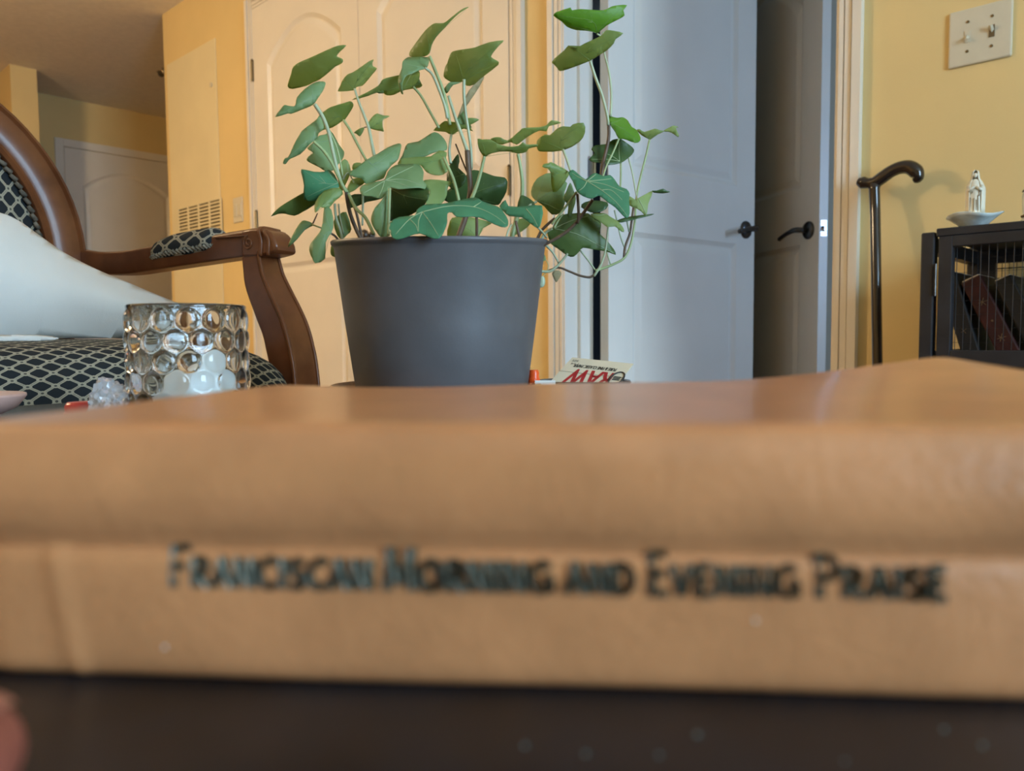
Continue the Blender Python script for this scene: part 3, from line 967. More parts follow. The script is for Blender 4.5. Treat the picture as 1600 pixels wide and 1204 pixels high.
def warp(u, v, z):
    k = max(0, min(1, (z - 0.034) / 0.003))
    vv = max(0, v / 0.138)
    lift = 0.0076 * max(0, (u + 0.01) / 0.13) ** 2.2 * vv ** 1.6
    lift *= 1 - max(0, (u - 0.118) / 0.015) ** 2 * 0.35
    lift += 0.0006 * math.sin(u * 55 + 1.0) * vv
    dv = -0.0007 * math.exp(-((u + 0.0715 - 0.15 * (0.02 - z)) / 0.0011) ** 2) if v < 0.004 and z < 0.0212 else 0
    cap = 0.0022 * max(0, (-u - 0.079) / 0.009) ** 2 if v < 0.006 else 0
    dv += 0.00025 * math.sin(u * 70 + z * 120) if v < 0.003 else 0
    return z + lift * k, v + dv + cap


prof = [(.138, .0), (.06, .0), (.004, .0), (.0012, .0006), (.0002, .002), (-.0003, .006), (-.0005, .012), (-.0004, .018), (0, .0200), (.0009, .0210), (.0004, .0223), (-.0010, .0248), (-.0017, .0285), (-.0014, .032), (-.0007, .0350), (.0004, .0374), (.0018, .0391), (.004, .0399), (.008, .0400), (.02, .0397), (.04, .0392), (.07, .0389), (.1, .0383), (.125, .0377), (.138, .0374),
        (.138, .0354), (.1, .0362), (.05, .0367), (.006, .037), (.003, .034), (.003, .003), (.006, .002), (.06, .002), (.138, .002)]


def finep(p):
    out = []
    k = len(p)
    for i in range(k):
        a = p[i]; b = p[(i + 1) % k]
        out.append(a)
        if 4 <= i <= 18:
            out.append(((a[0] + b[0]) / 2, (a[1] + b[1]) / 2))
    return out


prof = finep(prof)
e = empty('prayer_book', BO); tag(e, 'large tan leather book lying flat with its titled spine toward the viewer', 'book')
mb = MB()
NU = 150
us = [UL + (UR - UL) * i / NU for i in range(NU + 1)]
for u in us:
    for (v, z) in prof:
        zz, vv = warp(u, v, z)
        mb.v.append(tuple(BO + ba * u + bbv * vv + Vector((0, 0, zz))))
n = len(prof)
for i in range(NU):
    for j in range(n):
        mb.f.append((i * n + j, i * n + (j + 1) % n, (i + 1) * n + (j + 1) % n, (i + 1) * n + j))
mb.f.append(tuple(range(n))); mb.f.append(tuple(NU * n + j for j in range(n)))
build(mb, 'cover', 'leather', e, angle=50)
mb = MB(); mb.obox(BO + ba * (UL + 0.003) + bbv * 0.004 + Vector((0, 0, 0.0021)), ba * (UR - UL - 0.006), bbv * 0.130, (0, 0, 0.0330)); build(mb, 'page_block', 'pages', e)
mb = MB()
for (px, py, s_) in ((258, 1010, .00022), (1180, 968, .00028)):
    q = hit(px, py, BO - bbv * 0.0004, bbv); mb.lathe([(0, .0004), (s_, .0003), (s_, 0)], q, 8, axis=-bbv)
o = build(mb, 'lint', mat('lint', (0.7, 0.7, 0.65), 0.8), e); o['kind'] = 'stuff'

# letters: strokes in a unit box (x right, y up), flared ends
S_ = 0.17


def arc(cx_, cy_, rx, ry, a0, a1, k=10):
    return [(cx_ + rx * math.cos(math.radians(a0 + (a1 - a0) * i / k)), cy_ + ry * math.sin(math.radians(a0 + (a1 - a0) * i / k))) for i in range(k + 1)]


GL = {
    'F': (.62, [[(.12, 0), (.12, 1)], [(.12, .93), (.6, .96)], [(.12, .52), (.5, .52)]]),
    'R': (.72, [[(.12, 0), (.12, 1)], [(.12, .93), (.32, .93)] + arc(.34, .71, .24, .22, 90, -90) + [(.12, .49)], [(.32, .49), (.66, .0)]]),
    'A': (.76, [[(.05, 0), (.38, 1)], [(.38, 1), (.71, 0)], [(.18, .34), (.58, .34)]]),
    'N': (.76, [[(.1, 0), (.1, 1)], [(.1, .97), (.66, .03)], [(.66, 0), (.66, 1)]]),
    'C': (.72, [arc(.46, .5, .38, .45, 50, 310, 16)]),
    'I': (.28, [[(.14, 0), (.14, 1)]]),
    'S': (.58, [arc(.29, .72, .22, .21, 30, 250, 10) + arc(.29, .27, .24, .23, 80, -150, 12)]),
    'M': (.92, [[(.08, 0), (.14, 1)], [(.14, .98), (.46, .15)], [(.46, .15), (.78, .98)], [(.78, 1), (.84, 0)]]),
    'O': (.84, [arc(.42, .5, .36, .45, 0, 360, 22)]),
    'G': (.80, [arc(.46, .5, .38, .45, 50, 330, 16), [(.76, .02), (.76, .48)], [(.5, .46), (.78, .46)]]),
    'D': (.80, [[(.12, 0), (.12, 1)], [(.12, .94)] + arc(.34, .5, .38, .44, 90, -90, 14) + [(.12, .06)]]),
    'E': (.60, [[(.12, 0), (.12, 1)], [(.12, .94), (.56, .96)], [(.12, .51), (.48, .51)], [(.12, .06), (.58, .04)]]),
    'V': (.74, [[(.04, 1), (.37, 0)], [(.37, 0), (.70, 1)]]),
    'P': (.66, [[(.12, 0), (.12, 1)], [(.12, .93), (.32, .93)] + arc(.34, .70, .25, .23, 90, -90) + [(.12, .47)]]),
}


def upx(px):
    t = (px - 800) / FPX
    return t * 0.112 / (math.cos(TH) + t * math.sin(TH))


def spine_v(z):
    for i in range(4, 40):
        (v0, z0), (v1, z1) = prof[i], prof[i + 1]
        if z0 <= z <= z1 and z1 > z0:
            return v0 + (v1 - v0) * (z - z0) / (z1 - z0)
    return 0


def lettering(words):
    mb = MB()
    for (text, first_cap, p0, p1) in words:
        u0, u1 = upx(p0), upx(p1)
        tot = 0
        items = []
        for i, ch in enumerate(text):
            hgt = 1.0 if (i == 0 and first_cap) else 0.73
            wd = GL[ch][0] * hgt * (1.12 if hgt < 1 else 1.0)
            items.append((ch, hgt, wd, tot)); tot += wd + 0.10
        tot -= 0.10
        sc_u = (u1 - u0) / tot
        capz = 0.0061
        z0 = 0.0155
        for ch, hgt, wd, off in items:
            for st in GL[ch][1]:
                closed = ch == 'O'
                k = len(st)
                for i in range(k - 1):
                    (xa_, ya), (xb_, yb) = st[i], st[i + 1]
                    A = Vector((u0 + (off + xa_ / GL[ch][0] * wd) * sc_u, z0 + ya * capz * hgt))
                    B = Vector((u0 + (off + xb_ / GL[ch][0] * wd) * sc_u, z0 + yb * capz * hgt))
                    d_ = (B - A)
                    if d_.length < 1e-7:
                        continue
                    d_.normalize(); nn = Vector((-d_.y, d_.x))
                    wA = wB = 0.00052
                    if k == 2:
                        wA = wB = 0.00066
                    segs = [(A, wA), ((A + B) / 2, 0.00050), (B, wB)] if k == 2 else [(A - d_ * 0.0001, wA), (B + d_ * 0.0001, wB)]
                    for (p_, w1), (q_, w2) in zip(segs[:-1], segs[1:]):
                        front = []
                        for c_, ww, h_ in ((p_, w1, 0), (p_, -w1, 0), (q_, -w2, 0), (q_, w2, 0)):
                            t_ = c_ + nn * ww
                            front.append(BO + ba * t_.x + Vector((0, 0, t_.y)) + bbv * (spine_v(t_.y) - 0.00060))
                        inner = []
                        for c_, ww in ((p_, w1 * .45), (p_, -w1 * .45), (q_, -w2 * .45), (q_, w2 * .45)):
                            t_ = c_ + nn * ww
                            inner.append(BO + ba * t_.x + Vector((0, 0, t_.y)) + bbv * (spine_v(t_.y) - 0.00028))
                        back = [p - 0 * bbv + bbv * 0.0012 for p in front]
                        mb.add(front + inner + back, [(4, 5, 6, 7), (0, 1, 5, 4), (1, 2, 6, 5), (2, 3, 7, 6), (3, 0, 4, 7), (0, 8, 9, 1), (1, 9, 10, 2), (2, 10, 11, 3), (3, 11, 8, 0)])
    return mb


mb = lettering([('FRANCISCAN', True, 258, 578), ('MORNING', True, 598, 862), ('AND', False, 884, 992), ('EVENING', True, 1014, 1250), ('PRAISE', True, 1278, 1486)])
tag(build(mb, 'title_lettering', 'foil', e), 'dark silver stamped title on the spine')

# fingertip at the lower left corner
q0 = P(-100, 1196, 0.080); q0.z = TZ + 0.0078
back_d = (CAM - q0); back_d.z = 0; back_d.normalize(); back_d = (back_d - gR * 0.5).normalized()
e = empty('person', q0); tag(e, 'blurred fingertip of a person at the lower left corner, on the table', 'person')
mb = MB()
fp = catmull([q0 + gF * 0.010, q0 + gF * 0.007, q0, q0 + back_d * 0.012 + Vector((0, 0, .002)), q0 + back_d * 0.03 + Vector((0, 0, .004)), q0 + back_d * 0.055 + Vector((0, 0, -0.000))], 5)
mb.tube(fp, lerp_list([0.0012, 0.0050, 0.0074, 0.0076, 0.0080, 0.0085], len(fp)), 20)
build(mb, 'finger', 'skin', e, smooth=True)
mb = MB()
def nailfn(u, v):
    a = math.radians(50 + 80 * u)
    s = -0.002 + 0.010 * v
    r_ = 0.0078 - 0.0012 * v * v * 2.0
    return q0 + gF * s + gR * (math.cos(a) * r_) + Vector((0, 0, math.sin(a) * r_))
mb.grid(nailfn, 8, 6); build(mb, 'nail', 'nail', e, smooth=True)

# ------------------------------------------------------------------ glass with candle
GD = 0.515
gc = P(295, 560, GD); gc.z = TZ
GR = 0.0380
GH = (P(295, 477, GD).z - TZ)


def bubble(th, z):
    out = 0.0
    n_ = 15
    for row in range(6):
        zc_ = GH - 0.0105 - row * 0.0132
        if zc_ < 0.004:
            continue
        off = 0.5 * (row % 2)
        k = round(th / (2 * math.pi) * n_ - off) + off
        dth = th - k * 2 * math.pi / n_
        dx = dth * GR; dz = z - zc_
        r2 = (dx * dx + dz * dz) / 0.0072 ** 2
        if r2 < 1:
            out = max(out, 0.0019 * math.sqrt(1 - r2))
    return out


e = empty('bubble_glass', gc); tag(e, 'clear tumbler with round bubbles all over, holding a candle stub', 'glass')
mb = MB()
NT, NZ = 240, 84
prof_o = [(0.0, 0.0), (0.02, 0.0), (GR - 0.002, 0.0004)]
zs = [0.002 + (GH - 0.004) * i / NZ for i in range(NZ + 1)]
full = prof_o + [(GR - 0.0008, z) for z in zs] + [(GR - 0.0006, GH - 0.0008), (GR - 0.0016, GH), (GR - 0.0024, GH - 0.0006), (GR - 0.0026, GH - 0.004), (GR - 0.0028, 0.02), (GR - 0.0040, 0.012), (GR - 0.012, 0.0085), (0.0, 0.0080)]
mb.lathe(full, gc, NT, disp=lambda r, z, th: (r + (bubble(th, z) if abs(r - (GR - 0.0008)) < 1e-7 else 0), z))
build(mb, 'tumbler', 'glass', e, smooth=True, weld=True)
cc = gc + gR * 0.004 + Vector((0, 0, 0.0084))
e = empty('candle_stub', cc); tag(e, 'melted white candle stub inside the bubble glass', 'candle')
mb = MB()
mb.lathe([(0, 0), (0.027, 0), (0.028, 0.004), (0.025, 0.010), (0.020, 0.017), (0.0155, 0.027), (0.010, 0.029), (0, 0.027)], cc, 40, disp=lambda r, z, th: (r * (1 + 0.10 * math.sin(th * 3 + 1) * (z / 0.036) + 0.05 * math.sin(th * 7)), z * (1 + 0.18 * math.sin(th + 0.6))))
build(mb, 'wax', 'wax', e, smooth=True)
mb = MB(); mb.tube([cc + Vector((0, 0, 0.027)), cc + Vector((0.001, 0, 0.034))], 0.0008, 6); build(mb, 'wick', 'dark', e)

# crumpled clear wrapper
wc = P(170, 615, 0.50)
wc.z = TZ
e = None
bm = bmesh.new()
bmesh.ops.create_icosphere(bm, subdivisions=4, radius=1.0)
rr = random.Random(8)
dirs = [Vector((rr.gauss(0, 1), rr.gauss(0, 1), rr.gauss(0, 1))).normalized() for _ in range(46)]
offs = [rr.uniform(0.62, 0.98) for _ in dirs]
for v in bm.verts:
    dn = v.co.normalized()
    rad = min([o_ / max(1e-3, dn.dot(d_)) for d_, o_ in zip(dirs, offs) if dn.dot(d_) > 0.05] + [1.25])
    cr = 0.09 * math.sin(dn.x * 23 + dn.y * 17) * math.sin(dn.z * 21 + dn.x * 9) + 0.05 * math.sin(dn.y * 41 + dn.z * 33)
    v.co = dn * (rad + cr)
    v.co.x *= 0.0175; v.co.y *= 0.0150; v.co.z *= 0.0165
    v.co.z = max(v.co.z, -0.0120) + 0.0121
    v.co += wc
me = bpy.data.meshes.new('clear_wrapper'); bm.to_mesh(me); bm.free(); me.materials.append(M['cello'])
tag(link('clear_wrapper', me), 'crumpled clear plastic wrapper beside the bubble glass', 'wrapper')

# small red thing
rc = P(127, 634, 0.52); rc.z = TZ + 0.0001
e = empty('red_token', rc); tag(e, 'small red plastic piece lying left of the wrapper', 'plastic piece')
mb = MB(); mb.lathe([(0, 0), (0.0075, 0), (0.0098, 0.002), (0.0100, 0.0095), (0.0085, 0.0118), (0.005, 0.0121), (0, 0.0113)], rc, 24); build(mb, 'cap', 'red', e, smooth=True)
mb = MB(); mb.lathe([(0.0101, 0.003), (0.0108, 0.0035), (0.0108, 0.005), (0.0101, 0.0055)], rc, 24); build(mb, 'ridge', 'red', e)

# shell dish at the left edge
shc = P(-52, 626, 0.53); shc.z = TZ
e = empty('trinket_dish', shc); tag(e, 'shallow tan dish with pink rim at the left picture edge', 'dish')
tilt = Matrix.Rotation(math.radians(5), 4, gF)
mb = MB(); mb.lathe([(0, 0), (0.015, 0), (0.018, 0.0012), (0.030, 0.0075), (0.0355, 0.0150), (0.0352, 0.0168), (0.0335, 0.0172)], (0, 0, 0), 44)
mb.v = [tuple(shc + Vector(v)) for v in mb.v]; build(mb, 'bowl', 'shell_out', e, smooth=True)
mb = MB(); mb.lathe([(0.0336, 0.0171), (0.0325, 0.0150), (0.027, 0.0125), (0.012, 0.0115), (0, 0.0112)], (0, 0, 0), 44)
mb.v = [tuple(shc + Vector(v)) for v in mb.v]; build(mb, 'lining', 'shell_in', e, smooth=True)

# ------------------------------------------------------------------ dark dish, rolling papers, lighter
dc = P(909, 600, 0.665); dc.z = TZ
e = empty('ash_dish', dc); tag(e, 'small dark round dish behind the book, right of the pot', 'dish')
RD = 0.0425
zr = P(985, 593, 0.665).z - TZ
mb = MB(); mb.lathe([(0, 0), (0.026, 0), (0.031, 0.002), (RD - 0.003, zr * 0.6), (RD, zr - 0.002), (RD - 0.001, zr), (RD - 0.0035, zr - 0.001)], dc, 60); build(mb, 'bowl', 'dish', e, smooth=True)
mb = MB(); mb.lathe([(RD - 0.0035, zr - 0.001), (RD - 0.006, zr - 0.006), (0.030, 0.009), (0.022, 0.0055), (0, 0.005)], dc, 60); build(mb, 'lining', 'dishin', e, smooth=True)

pTL, pTR = P(894, 558, 0.690), P(990, 568, 0.668)
pBL = P(836, 622, 0.640)
ux = (pTR - pTL); W_ = ux.length; ux.normalize()
uy = (pBL - pTL); uy -= ux * uy.dot(ux) * 0.0; Hh = uy.length; uy.normalize()
un = ux.cross(uy).normalized()
if un.dot(CAM - pTL) < 0:
    un = -un
e = empty('rolling_paper_pack', pBL); tag(e, 'cream rolling paper pack with red lettering, upside down on the dark dish', 'paper pack')
mb = MB(); mb.obox(pTL, ux * W_, uy * (Hh * 0.34), -un * 0.0012); build(mb, 'flap', 'card', e)
mb = MB(); mb.obox(pTL + uy * (Hh * 0.352), ux * W_, uy * (Hh * 0.648), -un * 0.0035); build(mb, 'packet', 'card', e)


def text_mesh(s):
    cu = bpy.data.curves.new('t', 'FONT'); cu.body = s; cu.size = 1.0; cu.align_x = 'LEFT'
    o_ = bpy.data.objects.new('t', cu); COL.objects.link(o_)
    bpy.context.view_layer.update()
    me_ = bpy.data.meshes.new_from_object(o_.evaluated_get(bpy.context.evaluated_depsgraph_get()))
    bpy.data.objects.remove(o_); bpy.data.curves.remove(cu)
    vs = [v.co.copy() for v in me_.vertices]; fs = [tuple(p.vertices) for p in me_.polygons]
    bpy.data.meshes.remove(me_)
    return vs, fs


def card_text(s, cx0, cx1, cy0, cy1, m, bold=0):
    """text running upside down on the card: card coords a along ux 0..1 from the left, b along uy 0..1 from the top"""
    vs, fs = text_mesh(s)
    x0 = min(v.x for v in vs); x1 = max(v.x for v in vs); y0 = min(v.y for v in vs); y1 = max(v.y for v in vs)
    mb = MB()
    for off in (([0] if not bold else [-bold, 0, bold])):
        vv = []
        for v in vs:
            a = cx1 + (cx0 - cx1) * (v.x - x0) / (x1 - x0) + off
            b = cy0 + (cy1 - cy0) * (v.y - y0) / (y1 - y0)
            vv.append(pTL + ux * (a * W_) + uy * (b * Hh) + un * (0.0002 + abs(off) * 0.0005))
        mb.add(vv, fs)
    return build(mb, 'lettering', m, e)


card_text('RAW', 0.18, 0.84, 0.26, 0.62, 'inkred', 0.012)
card_text('PURE & FINE CLASSIC PAPER', 0.14, 0.82, 0.155, 0.225, 'inkblack', 0.003)
card_text('1 1/4', 0.07, 0.19, 0.125, 0.175, 'inkblack')
card_text('SIZE', 0.05, 0.15, 0.055, 0.10, 'inkblack')
mb = MB()
cen = pTL + ux * (0.925 * W_) + uy * (0.38 * Hh) + un * 0.0003
ring = [cen + ux * (math.cos(t * math.pi / 14) * 0.0055) + uy * (math.sin(t * math.pi / 14) * 0.0105) for t in range(29)]
mb.tube(ring, 0.0008, 5)
for q in (-1, 0, 1):
    mb.tube([cen - ux * 0.003 + uy * (q * 0.0022), cen + ux * 0.003 + uy * (q * 0.0022)], 0.0005, 5)
build(mb, 'emblem', 'inkblack', e)

lc = P(834, 584, 0.640)
lb = lc - Vector((0, 0, 0.06)) + gR * 0.0
lb.z = TZ + 0.001
e = empty('lighter', lb); tag(e, 'orange-red lighter top poking up right of the pot', 'lighter')
mb = MB(); mb.tube([lb, lc - Vector((0, 0, 0.004))], 0.0052, 16); build(mb, 'body', 'orange', e, smooth=False)
mb = MB(); mb.tube([lc - Vector((0, 0, 0.004)), lc - Vector((0, 0, 0.002)), lc + Vector((0, 0, 0.001)), lc + Vector((0, 0, 0.0034))], [0.0050, 0.0044, 0.0046, 0.0036], 14); build(mb, 'cap', 'orange', e, angle=40)
ppc = P(852, 603, 0.60)
mb = MB()
mb.obox(ppc - gR * 0.008 - Vector((0, 0, 0.028)), gR * 0.016, gF * 0.0008 + Vector((0, 0, 0.001)), (0, 0, 0.0315)); mb.v = [(x, y, max(z, TZ + 0.0005)) for x, y, z in mb.v]
o = build(mb, 'folded_paper', M['linen']); tag(o, 'small folded white paper between the pot and the paper pack', 'paper')

# ------------------------------------------------------------------ potted ivy
PD = 0.61
pc = P(690, 500, PD); pc.z = TZ
RT, RB = 0.0832, 0.0667
PH = P(690, 377, PD).z - TZ
gview = gF
e = empty('potted_ivy', pc); tag(e, 'trailing ivy plant in a dark grey plastic pot', 'potted plant')
IVY = e


def potz(p):
    off = (Vector(p) - pc).dot(gF)
    k = max(0.0, min(1.0, (p[2] - TZ) / PH))
    return (p[0], p[1], p[2] + 0.085 * off * k * k)


mb = MB()
mb.lathe([(0, 0.002), (RB - 0.002, 0.002), (RB, 0.004), (RB + (RT - RB) * 0.5, PH * 0.5), (RT - 0.0008, PH - 0.006), (RT, PH - 0.0045), (RT + 0.0014, PH - 0.003), (RT + 0.0018, PH - 0.001), (RT + 0.0008, PH), (RT - 0.0008, PH - 0.001), (RT - 0.0022, PH - 0.005), (RT - 0.004, PH - 0.020), (0, PH - 0.0205)], pc, 96)
mb.v = [potz(v) for v in mb.v]
build(mb, 'flower_pot', 'pot', e, angle=60)
mb = MB()
mb.lathe([(RT - 0.003, PH - 0.0190), (0.06, PH - 0.014), (0.03, PH - 0.010), (0, PH - 0.009)], pc, 48, disp=lambda r, z, th: (r, z + 0.0015 * math.sin(th * 11 + r * 300)))
mb.v = [potz(v) for v in mb.v]
build(mb, 'soil', 'soil', e, smooth=True)
e2 = empty('plant_saucer', pc)
tag(e2, 'thin pale saucer edge under the ivy pot', 'saucer')
mb = MB(); mb.lathe([(0, 0.0005), (0.075, 0.0005), (0.0825, 0.010), (0.0835, 0.0168), (0.0825, 0.0172), (0.0805, 0.011), (0.073, 0.0018), (0, 0.0017)], pc - gR * 0.004, 64); build(mb, 'rim_dish', M['shell_in'], e2, smooth=True)

MMPX = PD / FPX


STEM_ENDS = []


def auto_axis(pts):
    """base (where a stalk meets the blade), tip and side lobes of an outline"""
    best = None
    for sx_, sy_ in STEM_ENDS:
        for p in pts:
            d_ = math.hypot(p[0] - sx_, p[1] - sy_)
            if best is None or d_ < best[0]:
                best = (d_, p)
    if best is None or best[0] > 7:
        return None
    bs = best[1]
    tip = max(pts, key=lambda p: math.hypot(p[0] - bs[0], p[1] - bs[1]))
    ax_ = Vector((tip[0] - bs[0], tip[1] - bs[1]))
    L2 = ax_.length
    ax_.normalize()
    lobes = []
    for sg in (-1, 1):
        c_ = max(pts, key=lambda p: sg * ((p[0] - bs[0]) * -ax_.y + (p[1] - bs[1]) * ax_.x))
        off = sg * ((c_[0] - bs[0]) * -ax_.y + (c_[1] - bs[1]) * ax_.x)
        if off > 4:
            lobes.append(c_)
    return bs, tip, lobes, L2


def leaf(pts, d0, m, tx=0.0, ty=0.0, cup=0.0, axis=0.0, wave=0.0, veins=None, d_off=0.0, thick=0.0005):
    """pts: outline in picture pixels; the blade lies on its own tilted, curved surface in depth"""
    cxx = sum(p[0] for p in pts) / len(pts); cyy = sum(p[1] for p in pts) / len(pts)
    # soften the outline
    k = len(pts)
    out = []
    for i in range(k):
        p0, p1, p2, p3 = [Vector(pts[(i + q) % k]) for q in (-1, 0, 1, 2)]
        for t in (0.0, 0.5):
            c_ = 0.5 * ((2 * p1) + (p2 - p0) * t + (2 * p0 - 5 * p1 + 4 * p2 - p3) * t * t + (3 * p1 - p0 - 3 * p2 + p3) * t ** 3)
            out.append((c_.x, c_.y))
    ca, sa = math.cos(axis), math.sin(axis)
    info = auto_axis(pts) if not veins and len(pts) > 7 else None
    faint = False
    if info and info[3] > 24:
        faint = True
        mid = lambda a, b, t, k: (a[0] + (b[0] - a[0]) * t, a[1] + (b[1] - a[1]) * t)
        bs, tip, lobes, L2 = info
        ctr = mid(bs, (cxx, cyy), 0.75, 0)
        veins = [[mid(bs, ctr, 0.05, 0), ctr, mid(ctr, tip, 0.90, 0)]]
        for lb_ in lobes:
            veins.append([mid(bs, ctr, 0.06, 0), mid(mid(bs, ctr, 0.3, 0), lb_, 0.45, 0), mid(ctr, lb_, 0.86, 0)])
            veins.append([mid(bs, ctr, 0.9, 0), mid(ctr, mid(lb_, tip, 0.5, 0), 0.55, 0)])

    def depth(x, y):
        dx, dy = x - cxx, y - cyy
        pr = -sa * dx + ca * dy
        al_ = ca * dx + sa * dy
        fold = 0.0
        if info:
            bs_, tp_ = info[0], info[1]
            vx, vy = tp_[0] - bs_[0], tp_[1] - bs_[1]
            fold = 0.38 * abs((x - bs_[0]) * vy - (y - bs_[1]) * vx) / max(1.0, math.hypot(vx, vy))
        dd = fold + tx * dx + ty * dy + cup * pr * pr / 25.0 + wave * 4.0 * math.sin(al_ * 0.16 + 0.8) + 0.5 * abs(cup) * al_ * al_ / 60.0
        return d0 + MMPX * dd
    bm = bmesh.new()
    vs = [bm.verts.new((x, y, 0)) for x, y in out]
    try:
        bm.faces.new(vs)
    except ValueError:
        pass
    bmesh.ops.triangulate(bm, faces=bm.faces[:])
    xs = [p[0] for p in out]; ys = [p[1] for p in out]
    step = 7.0
    x = min(xs) + step
    while x < max(xs):
        bmesh.ops.bisect_plane(bm, geom=bm.verts[:] + bm.edges[:] + bm.faces[:], plane_co=(x, 0, 0), plane_no=(1, 0, 0)); x += step
    y = min(ys) + step
    while y < max(ys):
        bmesh.ops.bisect_plane(bm, geom=bm.verts[:] + bm.edges[:] + bm.faces[:], plane_co=(0, y, 0), plane_no=(0, 1, 0)); y += step
    bmesh.ops.remove_doubles(bm, verts=bm.verts, dist=0.05)
    for v in bm.verts:
        v.co = P(v.co.x, v.co.y, depth(v.co.x, v.co.y))
    bmesh.ops.recalc_face_normals(bm, faces=bm.faces)
    nf = sum((f.normal * f.calc_area() for f in bm.faces), Vector())
    if nf.dot(CAM - P(cxx, cyy, d0)) < 0:
        bmesh.ops.reverse_faces(bm, faces=bm.faces)
    me = bpy.data.meshes.new('leaf')
    bm.to_mesh(me); bm.free()
    me.polygons.foreach_set('use_smooth', [True] * len(me.polygons))
    me.materials.append(M[m])
    o = link('leaf', me, IVY)
    sd = o.modifiers.new('solid', 'SOLIDIFY'); sd.thickness = thick; sd.offset = -1
    if veins:
        mv = MB()
        for vl in veins:
            pp = catmull([Vector((a, b, 0)) for a, b in vl], 4)
            q = [P(p.x, p.y, depth(p.x, p.y) - 0.00005) for p in pp]
            mv.tube(q, lerp_list([0.00016, 0.00006] if faint else [0.00036, 0.00018], len(q)), 5)
        build(mv, 'veins', {'leaf': 'vein_mid', 'leaf_grey': 'vein_grey', 'leaf_bright': 'vein_mid', 'leaf_dark': 'vein_mid'}.get(m, 'vein') if faint else 'vein', o, smooth=True)
    return o


